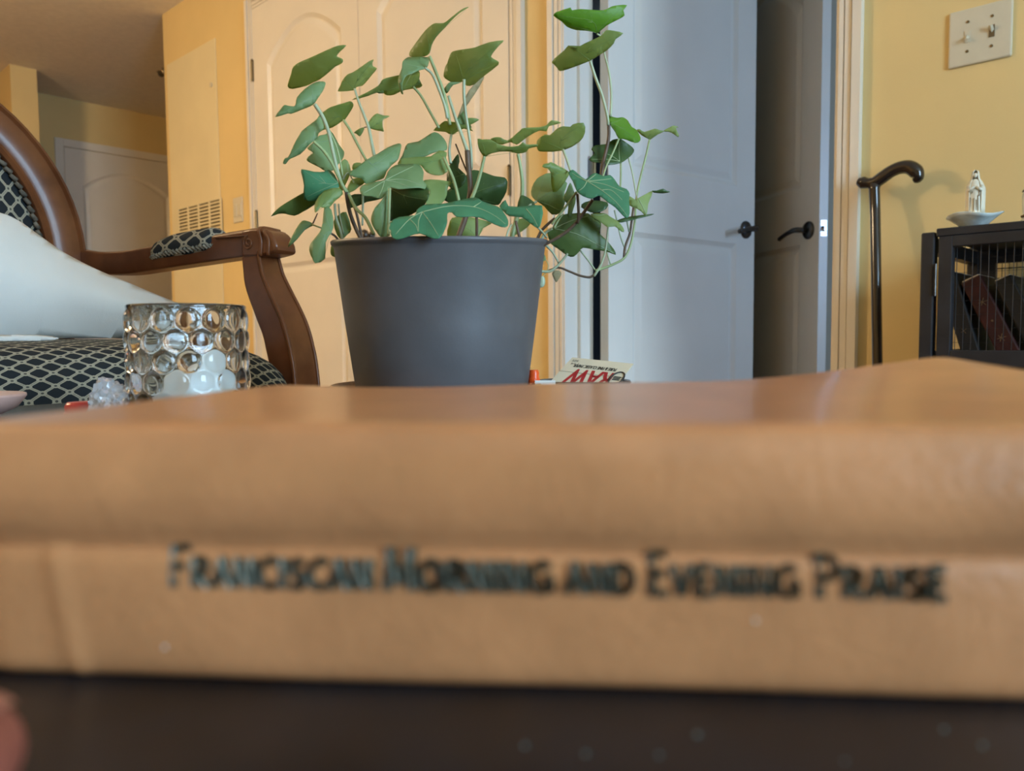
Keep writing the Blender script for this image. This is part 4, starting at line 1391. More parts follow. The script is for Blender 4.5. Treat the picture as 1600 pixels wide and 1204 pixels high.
LV = [
    # outline, depth, material, tilt x, tilt y, cup, axis
    ([(541,71),(530,71),(520,74),(500,83),(480,92),(468,97),(458,104),(455,114),(450,130),(450,136),(457,139),(479,134),(489,129),(500,124),(515,112),(524,104),(534,99),(536,94),(532,91),(526,88),(531,81)], .600, 'leaf', -.2, .8, .35, -.5),
    ([(508,128),(499,127),(489,130),(476,139),(464,152),(462,162),(459,166),(450,165),(444,164),(438,171),(430,183),(450,177),(455,178),(470,172),(485,166),(492,161),(497,153),(504,143),(508,134)], .590, 'leaf_grey', .4, .3, .5, -.6),
    ([(552,163),(548,158),(540,160),(517,167),(509,172),(502,178),(499,190),(498,206),(505,203),(520,199),(535,189),(539,187),(547,175),(551,168)], .625, 'leaf', 0, .9, .3, -.4),
    ([(501,178),(495,186),(486,193),(472,204),(469,209),(465,215),(459,226),(453,240),(449,246),(445,247),(442,255),(447,256),(452,249),(469,241),(480,230),(486,224),(490,221),(496,215),(498,208),(506,200),(504,190)], .592, 'leaf_grey', .3, .3, .5, -.9),
    ([(517,205),(524,215),(530,226),(536,234),(538,239),(536,247),(533,251),(520,266),(508,267),(500,262),(486,255),(479,250),(482,244),(489,239),(484,235),(480,231),(490,222),(498,212),(508,210)], .618, 'leaf_grey', .3, -.3, .3, .7),
    ([(584,93),(576,96),(566,103),(551,113),(543,116),(535,125),(532,133),(528,141),(531,143),(553,141),(556,136),(566,134),(574,126),(582,116),(589,107),(583,104),(582,98)], .620, 'leaf', .2, .8, .3, -.7),
    ([(575,193),(581,183),(589,177),(598,180),(609,181),(603,184),(598,187),(598,198),(600,205),(596,205),(586,203),(578,200)], .625, 'leaf', .3, .4, .4, .2),
    ([(553,207),(561,201),(569,199),(567,206),(562,213),(557,209)], .625, 'leaf', 0, .3, .2, 0),
    ([(550,156),(572,145),(591,134),(596,126),(603,122),(621,118),(643,114),(653,111),(656,114),(655,123),(650,131),(646,135),(656,133),(660,133),(656,137),(643,139),(628,142),(616,148),(605,149),(600,146),(597,141),(575,150)], .615, 'leaf', .2, 1.1, .2, -.3),
    ([(733,11),(724,13),(714,20),(704,28),(693,36),(681,36),(674,39),(664,48),(654,61),(644,75),(640,81),(640,88),(650,89),(664,88),(671,83),(674,71),(681,58),(693,45),(704,33),(718,20)], .605, 'leaf', -.3, .5, .5, -.9),
    ([(629,96),(636,90),(643,89),(669,89),(670,98),(666,106),(656,109),(643,115),(635,118),(630,126),(628,138),(630,147),(627,146),(623,136),(622,123),(625,114),(628,106)], .596, 'leaf_grey', .3, -.4, .6, .6),
    ([(787,63),(764,66),(742,74),(724,77),(708,80),(703,86),(699,98),(695,106),(693,119),(699,125),(709,129),(723,128),(729,134),(741,132),(756,119),(779,101),(776,95),(767,89),(774,78),(781,70)], .600, 'leaf', -.2, .8, .4, -.6),
    ([(694,139),(698,133),(704,128),(721,129),(708,133),(701,143),(697,146)], .612, 'leaf_grey', 0, .5, .3, 0),
    ([(757,119),(748,126),(733,141),(722,165),(714,188),(718,185),(729,166),(743,145),(752,130)], .612, 'dry', .5, .4, .3, -1.0),
    ([(677,204),(686,196),(695,189),(712,191),(720,187),(731,185),(737,184),(749,187),(735,195),(733,199),(739,205),(725,201),(716,205),(705,211),(696,206)], .612, 'leaf', .1, 1.0, .3, 0),
    ([(544,270),(554,264),(573,249),(590,240),(606,230),(622,224),(627,226),(626,234),(622,249),(612,258),(604,268),(600,278),(590,282),(573,288),(568,282),(564,278),(554,277)], .583, 'leaf_grey', .2, -.4, .35, -.5),
    ([(628,244),(632,233),(637,224),(653,221),(666,213),(679,206),(690,212),(698,224),(698,234),(686,236),(673,240),(660,246),(646,246),(636,249),(625,249)], .600, 'leaf_grey', 0, -.5, .4, -.4),
    ([(622,260),(625,249),(640,246),(653,245),(673,244),(686,235),(698,238),(697,247),(702,262),(693,272),(679,273),(666,268),(657,258),(640,258)], .585, 'leaf', .1, -.3, -.4, -.2),
    ([(562,295),(569,288),(590,283),(601,280),(606,268),(617,258),(635,256),(655,257),(662,269),(661,281),(666,288),(664,295),(655,293),(639,294),(622,295),(610,292),(606,298),(596,310),(580,306),(566,305)], .568, 'leaf_grey', .1, -.7, .25, -.2, 0.15, [[(601,282), (585, 292), (567, 302)], [(601, 282), (620, 272), (645, 260)], [(601, 282), (630, 280), (660, 290)], [(601, 282), (597, 295), (592, 307)], [(601, 282), (618, 284), (640, 292)]]),
    ([(609,294),(596,313),(586,324),(580,338),(581,350),(588,362),(596,371),(607,371),(609,345),(609,320)], .556, 'leaf_grey', .5, .1, .3, 1.5),
    ([(609,294),(609,345),(632,340),(655,328),(668,312),(670,296),(660,290),(640,290),(622,292)], .577, 'leaf_dark', -.6, .3, .2, 0),
    ([(660,284),(672,280),(695,282),(707,285),(700,292),(698,305),(690,318),(672,324),(664,312),(672,300)], .580, 'leaf', .2, -.3, -.3, .6),
    ([(700,262),(708,250),(716,240),(718,252),(716,262),(727,272),(727,282),(720,292),(706,296),(698,282)], .612, 'leaf_dark', .2, -.2, .3, 1.2),
    ([(730,272),(736,266),(746,266),(759,270),(773,275),(788,277),(793,284),(791,300),(784,313),(779,320),(766,319),(749,313),(735,312),(715,316),(700,316),(690,306),(712,288)], .632, 'leaf_dark', .1, .3, .2, .3),
    ([(608,349),(623,339),(648,336),(651,328),(665,319),(691,318),(716,313),(743,308),(753,314),(779,323),(788,333),(794,344),(793,353),(784,354),(769,348),(749,339),(729,338),(713,338),(706,331),(699,333),(699,346),(694,361),(686,372),(673,371),(656,364),(640,368),(620,374),(610,366)], .522, 'leaf_daylit', .05, -.8, .12, .2, 0.1, [[(660,331), (640, 342), (618, 366)], [(660, 331), (654, 345), (654, 362)], [(660, 331), (674, 350), (685, 368)], [(660, 331), (700, 322), (740, 323), (770, 335), (790, 350)], [(740, 323), (748, 318), (752, 315)], [(640, 342), (650, 352), (653, 362)]]),
    ([(780,322),(790,312),(795,322),(820,322),(847,321),(846,345),(841,356),(830,350),(815,339),(795,337),(787,330)], .555, 'leaf_daylit', -.3, -.5, .3, .2, 0, [[(822, 326), (832, 338), (840, 353)]]),
    ([(808,324),(812,308),(818,305),(830,312),(836,320),(822,330),(812,332)], .600, 'leaf_dark', 0, 0, .2, 0),
    ([(830,305),(831,293),(838,280),(849,273),(858,270),(872,274),(886,286),(882,300),(883,316),(876,332),(862,335),(850,322),(838,314)], .606, 'leaf_grey', -.4, -.3, .35, .4),
    ([(847,260),(850,256),(857,255),(861,253),(871,258),(889,268),(887,277),(877,292),(867,301),(863,297),(861,284),(861,273),(857,264),(851,262)], .590, 'leaf', .2, .4, .3, .9),
    ([(888,270),(895,265),(903,271),(915,280),(923,273),(931,270),(943,275),(953,273),(961,281),(968,291),(979,295),(984,303),(983,311),(984,333),(980,340),(973,336),(961,323),(949,315),(936,305),(925,310),(911,306),(901,298),(895,283)], .562, 'leaf_daylit', .1, -.6, .2, .6, 0.05, [[(917,283), (940, 297), (962, 315), (980, 337)], [(917, 283), (945, 288), (975, 300)], [(917, 283), (912, 292), (904, 298)], [(917, 283), (925, 277), (931, 272)], [(917, 283), (940, 281), (955, 279)], [(940, 297), (955, 297), (972, 312)], [(917, 283), (903, 276), (894, 270)]]),
    ([(983,306),(994,313),(996,310),(1009,303),(1019,298),(1018,306),(1013,318),(1010,337),(1003,331),(994,325),(984,321)], .585, 'leaf', .2, -.2, .4, .9, 0, [[(998, 311), (1004, 323), (1010, 336)]]),
    ([(1019,298),(1026,298),(1036,295),(1042,298),(1047,300),(1036,302),(1022,301)], .590, 'leaf_dark', 0, .6, .2, 0),
    ([(908,323),(913,316),(929,313),(949,316),(948,325),(936,331),(923,331)], .592, 'leaf_dark', 0, -.6, .2, 0),
    ([(923,334),(944,333),(953,338),(966,346),(974,356),(975,362),(968,359),(961,353),(949,354),(941,348),(929,341)], .588, 'leaf', .1, -.6, .3, .4, 0, [[(924, 335), (938, 336), (948, 334)]]),
    ([(963,345),(979,339),(1009,335),(1022,334),(1009,338),(996,341),(971,347)], .592, 'leaf_dark', 0, -.8, .2, 0),
    ([(855,363),(863,356),(871,340),(885,334),(919,333),(929,343),(939,348),(938,358),(936,364),(946,373),(959,389),(962,398),(949,393),(929,390),(911,387),(905,393),(896,401),(886,399),(871,388),(861,381)], .598, 'leaf_mid', .15, .15, .2, .5, 0.05, [[(866, 357), (900, 365), (930, 380), (958, 395)], [(866, 357), (880, 350), (900, 342), (918, 338)]]),
    ([(880,311),(885,298),(891,285),(896,296),(900,311),(896,326),(890,345),(887,333),(888,320)], .594, 'leaf_grey', .3, .1, .3, 1.5),
    ([(865,24),(869,19),(887,13),(892,12),(894,16),(907,14),(935,16),(946,15),(956,10),(967,8),(980,8),(974,16),(976,24),(967,30),(948,40),(933,53),(931,51),(915,48),(900,47),(886,42),(878,34),(869,28)], .600, 'leaf_bright', -.1, .8, .3, 0),
    ([(862,97),(870,88),(881,79),(888,71),(891,75),(900,75),(913,68),(922,64),(935,58),(942,53),(947,47),(959,48),(974,52),(962,61),(959,68),(948,79),(935,87),(922,95),(907,101),(888,108),(875,111),(871,107),(866,101)], .588, 'leaf', -.1, .7, .3, -.5),
    ([(949,180),(956,182),(965,184),(973,183),(981,188),(987,198),(995,203),(1001,215),(999,221),(992,223),(981,219),(974,217),(966,216),(961,206),(952,192)], .595, 'leaf_bright', .1, -.5, .3, .7),
    ([(995,203),(1000,202),(1007,206),(1023,201),(1030,203),(1038,205),(1028,210),(1018,217),(1015,218),(1011,216),(1002,211)], .605, 'leaf', 0, .8, .3, 0),
    ([(1036,205),(1046,199),(1053,196),(1061,199),(1056,200),(1061,211),(1059,214),(1052,209),(1045,206)], .605, 'leaf', 0, .4, .2, .3),
    ([(920,249),(929,239),(924,233),(930,227),(946,225),(958,218),(970,217),(979,223),(986,228),(991,234),(988,241),(981,247),(970,254),(952,257),(938,254),(929,253)], .606, 'leaf_dark', .2, -.4, -.4, .0, 0.1, [[(968, 252), (950, 249), (924, 249)], [(968, 252), (967, 235), (968, 222)], [(968, 252), (955, 243), (945, 240)]]),
    ([(746,217),(753,218),(766,218),(778,225),(793,229),(810,228),(817,222),(823,226),(839,226),(839,229),(826,232),(823,237),(810,240),(797,237),(780,237),(764,241),(757,245),(753,241),(748,232)], .595, 'leaf', 0, 1.0, .2, 0),
    ([(766,219),(772,215),(782,215),(793,220),(806,210),(813,204),(819,200),(843,199),(855,195),(862,188),(877,192),(858,197),(854,205),(843,204),(827,212),(815,221),(807,226),(798,222),(785,226),(777,224)], .608, 'leaf', .1, .9, .2, -.2),
    ([(839,220),(851,210),(859,211),(870,201),(880,197),(891,198),(895,194),(912,192),(914,207),(905,222),(880,235),(850,237),(840,234)], .602, 'leaf', -.1, .6, .3, -.4),
    ([(703,345),(712,339),(735,339),(756,344),(768,349),(755,356),(744,374),(716,374),(698,374)], .625, 'leaf', 0, .2, .2, 0),
    ([(799,367),(804,346),(817,341),(829,349),(816,361),(807,366)], .615, 'leaf', 0, .2, .2, 0),
    ([(471,264),(490,268),(506,268),(514,265),(523,273),(529,286),(528,295),(509,298),(503,308),(491,314),(475,311),(475,290),(472,275)], .583, 'leaf_daylit', .25, -.35, .3, .6, 0.15),
    ([(423,338),(436,324),(453,313),(474,301),(480,300),(494,312),(491,320),(473,331),(460,337),(446,334),(435,334)], .604, 'leaf_mid', .1, .6, .3, -.5),
    ([(491,326),(493,315),(506,298),(529,293),(536,303),(523,314),(513,326),(500,323),(493,332)], .578, 'leaf', .2, -.2, .3, -.5),
    ([(450,386),(456,369),(468,349),(476,344),(489,349),(488,353),(476,359),(465,373)], .600, 'leaf_grey', .2, .2, .4, -.9),
    ([(507,322),(518,328),(521,349),(519,361),(509,378),(508,404),(493,411),(488,404),(483,391),(486,379),(499,363),(504,348)], .572, 'leaf_grey', .3, .1, .35, 1.8),
    ([(529,336),(541,331),(549,358),(543,366),(534,374),(526,366),(521,346)], .600, 'leaf_grey', .2, .1, .3, 1.4),
    ([(519,380),(530,374),(526,399),(519,400),(516,393)], .620, 'leaf_grey', 0, 0, .2, 0),
    ([(534,251),(543,251),(548,265),(546,275),(539,290),(533,300),(528,280)], .612, 'leaf', .2, .1, .2, 1.5),
    ([(548,282),(557,278),(566,278),(570,285),(561,291),(552,298),(541,300)], .592, 'leaf', 0, -.3, .2, -.5),
    ([(546,306),(566,303),(595,310),(573,315),(547,325)], .605, 'leaf_dark', 0, -.3, .2, 0),
    ([(863,426),(868,422),(876,424),(877,429),(873,436),(869,441),(864,432)], .604, 'dry', .2, .2, .3, 1.5),
    ([(842,433),(849,431),(852,438),(850,447),(843,449),(841,441)], .604, 'stem_pale', .1, .1, .3, 1.5),
    ([(846,399),(851,398),(853,404),(850,408),(845,407)], .604, 'leaf_grey', 0, 0, .2, 0),
    ([(550,262),(553,255),(562,254),(567,258),(560,264),(553,266)], .600, 'leaf', 0, .3, .2, 0),
    ([(712,190),(718,180),(727,172),(730,182),(727,194),(718,193)], .604, 'leaf_grey', .2, -.2, .2, 0),
]

SV = [
    # pixels, width px (start, end), material, depth start, depth end
    ([(492,163),(504,182),(513,205),(521,240),(527,265),(533,285)], 6, 5, 'stem_pale', .588, .59),
    ([(490,221),(505,235),(517,252),(526,270),(533,285),(541,300)], 4.5, 5, 'stem_green', .588, .59),
    ([(541,300),(545,325),(553,350),(567,380)], 5.5, 6, 'stem_brown', .59, .60),
    ([(504,182),(516,207),(526,230),(532,255),(536,278)], 3, 3, 'stem_green', .589, .592),
    ([(537,188),(548,205),(560,228),(572,250)], 4.5, 4, 'stem_green', .622, .61),
    ([(554,139),(560,158),(568,178),(576,200),(581,225),(586,250)], 3.5, 6, 'stem_pale', .619, .605),
    ([(569,199),(575,198),(578,198)], 1.6, 1.6, 'stem_brown', .62, .62),
    ([(646,136),(658,150),(672,175),(686,200)], 4, 4, 'stem_green', .614, .612),
    ([(671,88),(680,110),(690,135),(697,160),(703,195)], 5, 5, 'stem_green', .603, .606),
    ([(664,106),(676,117),(686,140),(695,165),(699,185)], 4, 5, 'stem_pale', .598, .604),
    ([(725,124),(725,150),(728,180),(732,205),(736,235),(737,265)], 5, 4, 'stem_pale', .596, .606),
    ([(701,150),(712,185),(721,210),(730,235)], 4.5, 6, 'stem_pale', .605, .602),
    ([(730,235),(732,260),(735,290),(733,312),(727,340),(714,376)], 8, 9, 'stem_brown', .602, .606),
    ([(757,244),(752,265),(745,290),(736,312)], 4.5, 6, 'stem_green', .594, .60),
    ([(744,318),(745,345),(745,376)], 4.5, 4.5, 'stem_brown', .60, .61),
    ([(809,240),(813,260),(816,285),(815,310),(810,330),(798,376)], 4.5, 8, 'stem_green', .600, .612),
    ([(880,234),(886,250),(892,268)], 4, 4, 'stem_pale', .60, .59),
    ([(942,50),(944,82),(951,110),(955,145),(954,182)], 2.5, 4.5, 'stem_pale', .602, .60),
    ([(922,95),(930,120),(941,150),(949,182),(950,195)], 4.5, 4.5, 'stem_pale', .587, .597),
    ([(951,192),(951,215),(946,240),(941,262),(939,290)], 5, 6, 'stem_brown', .598, .596),
    ([(967,217),(957,240),(948,258),(942,276)], 3, 3, 'stem_green', .594, .59),
    ([(970,254),(970,275),(969,300)], 3, 3, 'stem_green', .605, .60),
    ([(982,247),(988,270),(993,298),(996,312)], 2.5, 2.5, 'stem_pale', .606, .598),
    ([(1015,218),(1009,245),(1000,280),(994,312),(992,345),(986,380),(976,402),(960,412),(945,418),(930,423)], 3.2, 4, 'stem_green', .604, .602),
    ([(840,423),(858,424),(870,416),(880,405),(887,396)], 4.5, 3.5, 'stem_pale', .604, .60),
    ([(852,425),(872,418),(890,424),(905,430),(920,433),(928,430)], 3, 4, 'stem_brown', .606, .604),
    ([(928,431),(938,415),(945,395),(948,375),(950,355)], 4.5, 2.5, 'stem_pale', .604, .592),
    ([(905,389),(920,408),(930,422)], 2.5, 2.8, 'stem_pale', .606, .604),
    ([(947,390),(955,416)], 2.5, 2.5, 'stem_pale', .606, .604),
    ([(960,328),(964,345),(970,370),(978,392)], 2.2, 2.8, 'stem_pale', .598, .603),
    ([(979,342),(983,362)], 2.6, 2.6, 'stem_pale', .596, .60),
    ([(990,322),(987,345),(984,365),(977,385),(975,402)], 3.5, 4, 'stem_brown', .60, .603),
    ([(846,384),(868,373),(885,362),(900,348),(915,328),(926,312)], 5, 5, 'stem_brown', .590, .580),
    ([(836,382),(845,362),(856,350),(867,341)], 5, 4, 'stem_brown', .60, .595),
    ([(862,350),(880,328),(892,312),(901,300)], 3.5, 4, 'stem_green', .585, .575),
    ([(902,303),(904,330),(903,348)], 4, 4, 'stem_brown', .572, .582),
    ([(843,380),(852,364),(862,357)], 5, 4, 'stem_pale', .598, .592),
    ([(866,356),(872,345),(880,334)], 3, 2, 'stem_green', .588, .588),
    ([(850,380),(862,392),(870,405),(874,415)], 4, 2.5, 'stem_pale', .602, .604),
    ([(523,318),(525,340),(532,360),(536,382)], 4, 4, 'stem_pale', .59, .60),
    ([(529,318),(531,338),(537,366)], 2.5, 2.5, 'stem_pale', .595, .60),
    ([(567,304),(567,330),(566,352)], 3.5, 3, 'stem_pale', .60, .605),
    ([(543,300),(556,325),(571,340),(584,366)], 5, 5, 'stem_green', .592, .575),
    ([(545,302),(556,330),(562,355),(568,380)], 3.5, 4.5, 'stem_brown', .596, .60),
    ([(693,246),(702,265),(710,285),(717,314)], 4.5, 5, 'stem_green', .584, .575),
    ([(609,294),(608,330),(607,368)], 4, 4, 'stem_green', .555, .553),
    ([(705,210),(702,235),(704,255)], 4, 5, 'stem_pale', .612, .61),
    ([(712,225),(722,250),(731,272)], 2.5, 2.5, 'stem_brown', .612, .606),
    ([(488,351),(502,356)], 2.5, 2.5, 'stem_green', .60, .592),
    ([(516,364),(524,369),(532,380)], 3.5, 3.5, 'stem_brown', .585, .595),
    ([(851,403),(857,415),(852,427),(845,434)], 1.2, 1.2, 'stem_green', .605, .605),
    ([(838,315),(830,319),(824,325)], 4, 4, 'stem_pale', .604, .598),
    ([(840,355),(848,363),(854,371)], 3, 3, 'stem_pale', .568, .588),
    ([(533,285),(537,293),(545,302)], 5.5, 5.5, 'stem_green', .589, .592),
    ([(536,280),(544,270),(553,285)], 3, 2, 'stem_pale', .590, .590),
    ([(933,53),(940,58),(945,70)], 2.5, 2.5, 'stem_pale', .598, .602),
    ([(489,349),(493,340),(496,333)], 2.5, 1.5, 'stem_brown', .60, .598),
    ([(680,330),(684,325),(688,330)], 2.0, 2.0, 'stem_green', .58, .58),
    ([(790,376),(794,360),(800,350)], 3.5, 3, 'stem_pale', .605, .605),
    ([(812,372),(808,355),(806,345)], 5, 4, 'stem_brown', .602, .602),
]
STEM_ENDS[:] = [p for st in SV for p in (st[0][0], st[0][-1])]
for L_ in LV:
    leaf(*L_)
for pts, w0, w1, m, d0, d1 in SV:
    cp = catmull([Vector((x, y, 0)) for x, y in pts], 5)
    k = len(cp)
    q = [P(p.x, p.y, d0 + (d1 - d0) * i / (k - 1)) for i, p in enumerate(cp)]
    mb = MB()
    mb.tube(q, lerp_list([w0 * MMPX / 2, w1 * MMPX / 2], k), 8)
    build(mb, 'stem', m, IVY, smooth=True)

# ------------------------------------------------------------------ armchair
CHX = -0.86          # front of the seat
YA = -1.36
e = empty('armchair', (-1.1, -1.70, 0)); tag(e, 'dark wooden oval-back armchair with lattice fabric at left', 'armchair')
CH = e
pf = P(425, 380, 1.00)
pbk = hit(135, 400, (-1.30, 0, 0), (1, 0, 0))
an = Vector((-(pbk - pf).y, (pbk - pf).x, 0)).normalized()
arm = lambda px, py: hit(px, py, pf, an)
# oval back: outer edge from three traced points on the plane X = -1.30, slightly reclined
q1 = hit(133, 400, (-1.30, 0, 0), (1, 0, 0))
oa_, ob_ = 0.25, 0.273
ocy, ocz = q1.y - oa_, hit(133, 415, (-1.30, 0, 0), (1, 0, 0)).z
BX = -1.30


def oval(th, ka=0.0, dx=0.0):
    return Vector((BX + dx, ocy + (oa_ - ka) * math.cos(th), ocz + (ob_ - ka) * math.sin(th)))


NO = 72
frame_sec = [(0.0, 0.006), (0.002, 0.014), (0.006, 0.017), (0.010, 0.013), (0.014, 0.014), (0.034, 0.019), (0.046, 0.015), (0.050, 0.017), (0.055, 0.014), (0.058, 0.004), (0.058, -0.02), (0.0, -0.02)]
mb = MB()
nsec = len(frame_sec)
for i in range(NO):
    th = 2 * math.pi * i / NO
    for (ka, dx) in frame_sec:
        mb.v.append(tuple(oval(th, ka, dx)))
for i in range(NO):
    for j in range(nsec):
        mb.f.append((i * nsec + j, i * nsec + (j + 1) % nsec, ((i + 1) % NO) * nsec + (j + 1) % nsec, ((i + 1) % NO) * nsec + j))
build(mb, 'back_frame', 'chairwood', CH, angle=35)
mb = MB()
CU = 0.0185
def backpad(u, v):
    th = 2 * math.pi * u
    ka = 0.057 + (oa_ - 0.057) * (1 - v)
    pz = oval(th, ka)
    return Vector((BX - 0.002 + 0.04 * (1 - v ** 3.2), pz.y, ocz + (ob_ - 0.057) * v * math.sin(th)))
mb.grid(backpad, 72, 16, uvfn=lambda u, v: ((lambda p: (p.y / 0.024, p.z / 0.030))(backpad(u, v))))
build(mb, 'back_upholstery', 'fabric', CH, smooth=True)
mb = MB()
mb.lathe([(0, 0), (0.0045, 0), (0.004, 0.002), (0, 0.0032)], (0, 0, 0), 8, axis=(1, 0, 0))
me = mb.mesh('gimp_tuft', M['fabric'])
trim = MB()
for i in range(110):
    th = 2 * math.pi * (i + 0.5) / 110
    trim.tube([oval(th - 0.02, 0.0585, 0.006), oval(th + 0.026, 0.0625, 0.009)], [0.0040, 0.0028], 6)
build(trim, 'gimp_trim', mat('gimp', (0.14, 0.115, 0.085), 0.8, var=0.4, nscale=150), CH, smooth=True)
# arm rail
ap = [arm(118, 404), arm(160, 411), arm(205, 411), arm(250, 404), arm(300, 396), arm(350, 388), arm(395, 381), arm(425, 378)]
ap = catmull(ap, 5)
sqs = [(1.0, -0.72), (1.0, 0.72), (0.8, 0.92), (0.3, 0.96), (-0.8, 0.92), (-1.0, 0.8), (-1.0, -0.8), (-0.8, -0.92), (0.3, -0.96), (0.8, -0.92)]
mb = MB(); mb.tube(ap, lerp_list([0.0165, 0.0170, 0.0175, 0.0175, 0.0175, 0.0175], len(ap)), up=(0, 0, 1), sq=sqs)
build(mb, 'arm_rail', 'chairwood', CH, bevel=0.0015, angle=40)
mb = MB()
fwd = (pf - pbk); fwd.z = 0; fwd.normalize()
sid = Vector((-fwd.y, fwd.x, 0))
if sid.dot(CAM - pf) < 0:
    sid = -sid
h0 = arm(412, 380)
# scrolled hand end: profile in the arm plane extruded sideways
hprof = [(-0.022, 0.0168), (-0.004, 0.0180), (0.010, 0.0175), (0.020, 0.0152), (0.029, 0.0105), (0.0355, 0.0035), (0.0395, -0.0050), (0.0405, -0.0125), (0.039, -0.0160), (0.012, -0.0195), (-0.022, -0.0190)]
nn_ = len(hprof)
vs = []
for s_ in (-0.0185, 0.0185):
    for (a, z_) in hprof:
        vs.append(h0 + fwd * a + sid * s_ + Vector((0, 0, z_)))
mb.add(vs, [tuple(range(nn_)), tuple(range(2 * nn_ - 1, nn_ - 1, -1))] + [(i, (i + 1) % nn_, nn_ + (i + 1) % nn_, nn_ + i) for i in range(nn_)])
build(mb, 'arm_scroll', 'chairwood', CH, bevel=0.004, angle=40)
for k_, (oo, zz, rr_) in enumerate(((0.0, 0, 0), (0.013, 0, 0))):
    mb = MB()
    pl = [h0 + fwd * (0.014 + oo) + sid * 0.0188 + Vector((0, 0, -0.019)), h0 + fwd * (0.016 + oo) + sid * 0.0188 + Vector((0, 0, 0.0)), h0 + fwd * (0.012 + oo * 0.7) + sid * 0.0170 + Vector((0, 0, 0.0168 - oo * 0.35)), h0 + fwd * (0.012 + oo * 0.7) - sid * 0.0170 + Vector((0, 0, 0.0168 - oo * 0.35))]
    mb.tube(catmull(pl, 4), 0.0022, 8); build(mb, 'bead', 'chairwood', CH, smooth=True)
mb = MB()
rc_ = h0 + fwd * (-0.008) + sid * 0.0188 + Vector((0, 0, -0.001))
sp_ = [rc_ + fwd * (math.cos(t * 0.42 + 1.57) * (0.0095 - t * 0.00032)) + Vector((0, 0, math.sin(t * 0.42 + 1.57) * (0.0095 - t * 0.00032))) for t in range(24)]
mb.tube([rc_ - fwd * 0.06 + Vector((0, 0, 0.0105))] + sp_, 0.0014, 6); build(mb, 'scroll_carving', 'chairwood', CH, smooth=True)
# padded sleeve on the arm
mb = MB()
padc = [arm(246, 401), arm(256, 396), arm(280, 389), arm(310, 384), arm(338, 379), arm(350, 378)]
padc = catmull(padc, 4)
prs = lerp_list([0.010, 0.0205, 0.0235, 0.0240, 0.0225, 0.012], len(padc))
def padfn(u, v):
    i = min(int(u * (len(padc) - 1)), len(padc) - 2); f_ = u * (len(padc) - 1) - i
    c_ = padc[i].lerp(padc[i + 1], f_); r_ = prs[i] + (prs[i + 1] - prs[i]) * f_
    a_ = math.radians(-70 + 320 * v)
    lo = 0.9 if math.sin(a_) > 0 else 0.75
    return c_ + sid * (math.cos(a_) * r_ * 1.0) + Vector((0, 0, math.sin(a_) * r_ * lo))
mb.grid(padfn, 40, 24, uvfn=lambda u, v: (u * 5.0, v * 4.6))
build(mb, 'arm_pad', 'fabric', CH, smooth=True)
tr = MB()
for i in range(26):
    t = i / 25
    tr.tube([padfn(t, 0.16) + sid * 0.001, padfn(min(1, t + 0.03), 0.10) + sid * 0.0014], [0.0022, 0.0016], 6)
build(tr, 'pad_fringe', mat('fringe', (0.22, 0.19, 0.14), 0.85, var=0.5, nscale=200), CH)
# arm support
pp = [(405, 398), (409, 420), (414, 443), (430, 481), (444, 514), (452, 544), (458, 575), (462, 620), (463, 680)]
pq = catmull([arm(a, b) for a, b in pp], 5)
# let the post drift forward to the seat corner
sq2 = [(1, -.85), (1, .85), (.85, 1), (-.85, 1), (-1, .85), (-1, -.85), (-.85, -1), (.85, -1)]
mb = MB(); mb.tube(pq, lerp_list([0.0165, 0.0185, 0.0208, 0.0218, 0.0218, 0.0220], len(pq)), up=fwd, sq=sq2)
build(mb, 'arm_support', 'chairwood', CH, bevel=0.002, angle=40)
for (da, db) in ((0.80, -0.0), (0.93, 0.0)):
    mb = MB()
    rs_ = lerp_list([0.0165, 0.0185, 0.0208, 0.0218, 0.0218, 0.0220], len(pq))
    bl = []
    for i, p_ in enumerate(pq):
        t_ = (pq[min(i + 1, len(pq) - 1)] - pq[max(i - 1, 0)]).normalized()
        f_ = (fwd - t_ * fwd.dot(t_)).normalized()
        bl.append(p_ + f_ * rs_[i] * (1.0 if da < 0.9 else 1.0) + sid * rs_[i] * (0.99 if da < 0.9 else -0.9))
    mb.tube(bl, 0.0026, 8); build(mb, 'bead', 'chairwood', CH, smooth=True)
# seat
ZS = CAMZ + 0.003
sx0, sx1 = -1.345, -0.845
sy0, sy1 = -2.04, pq[-12].y - 0.012
def seatfn(u, v):
    # v runs from the back over the dome and down the front, u across
    a = -1 + 2 * u
    hw = (sy1 - sy0) / 2
    arc_ = v
    if arc_ < 0.62:
        t = arc_ / 0.62
        x = sx0 + (sx1 - 0.06 - sx0) * t
        z = ZS - 0.006 * (2 * t - 0.9) ** 2
        k = 0
    else:
        t = (arc_ - 0.62) / 0.38
        ang = min(1, t / 0.72) * math.pi / 2
        x = sx1 - 0.06 + 0.060 * math.sin(ang)
        z = ZS - 0.0065 - 0.048 * (1 - math.cos(ang)) - max(0, t - 0.72) / 0.28 * 0.045
        k = t
    ed = abs(a) ** 5
    z -= 0.055 * (1 - (1 - min(1, abs(a)) ** 7) ** 0.5)
    bow = 0.035 * (1 - a * a)
    x += bow * (0 if v < 0.3 else min(1, (v - 0.3) / 0.4)) - 0.02 * ed * k
    return Vector((x, (sy0 + sy1) / 2 + a * hw, z))
_len = 0.62
mb = MB(); mb.grid(seatfn, 60, 60, uvfn=lambda u, v: (u * (sy1 - sy0) / 0.0235, (v * 0.66) / 0.031 + 0.2))
build(mb, 'seat', 'fabric', CH, smooth=True)
mb = MB()
mb.box((sx0, sy0 + 0.01, ZS - 0.17), (sx1 + 0.005, sy1 + 0.012, ZS - 0.085)); build(mb, 'seat_rail', 'chairwood', CH, bevel=0.006)
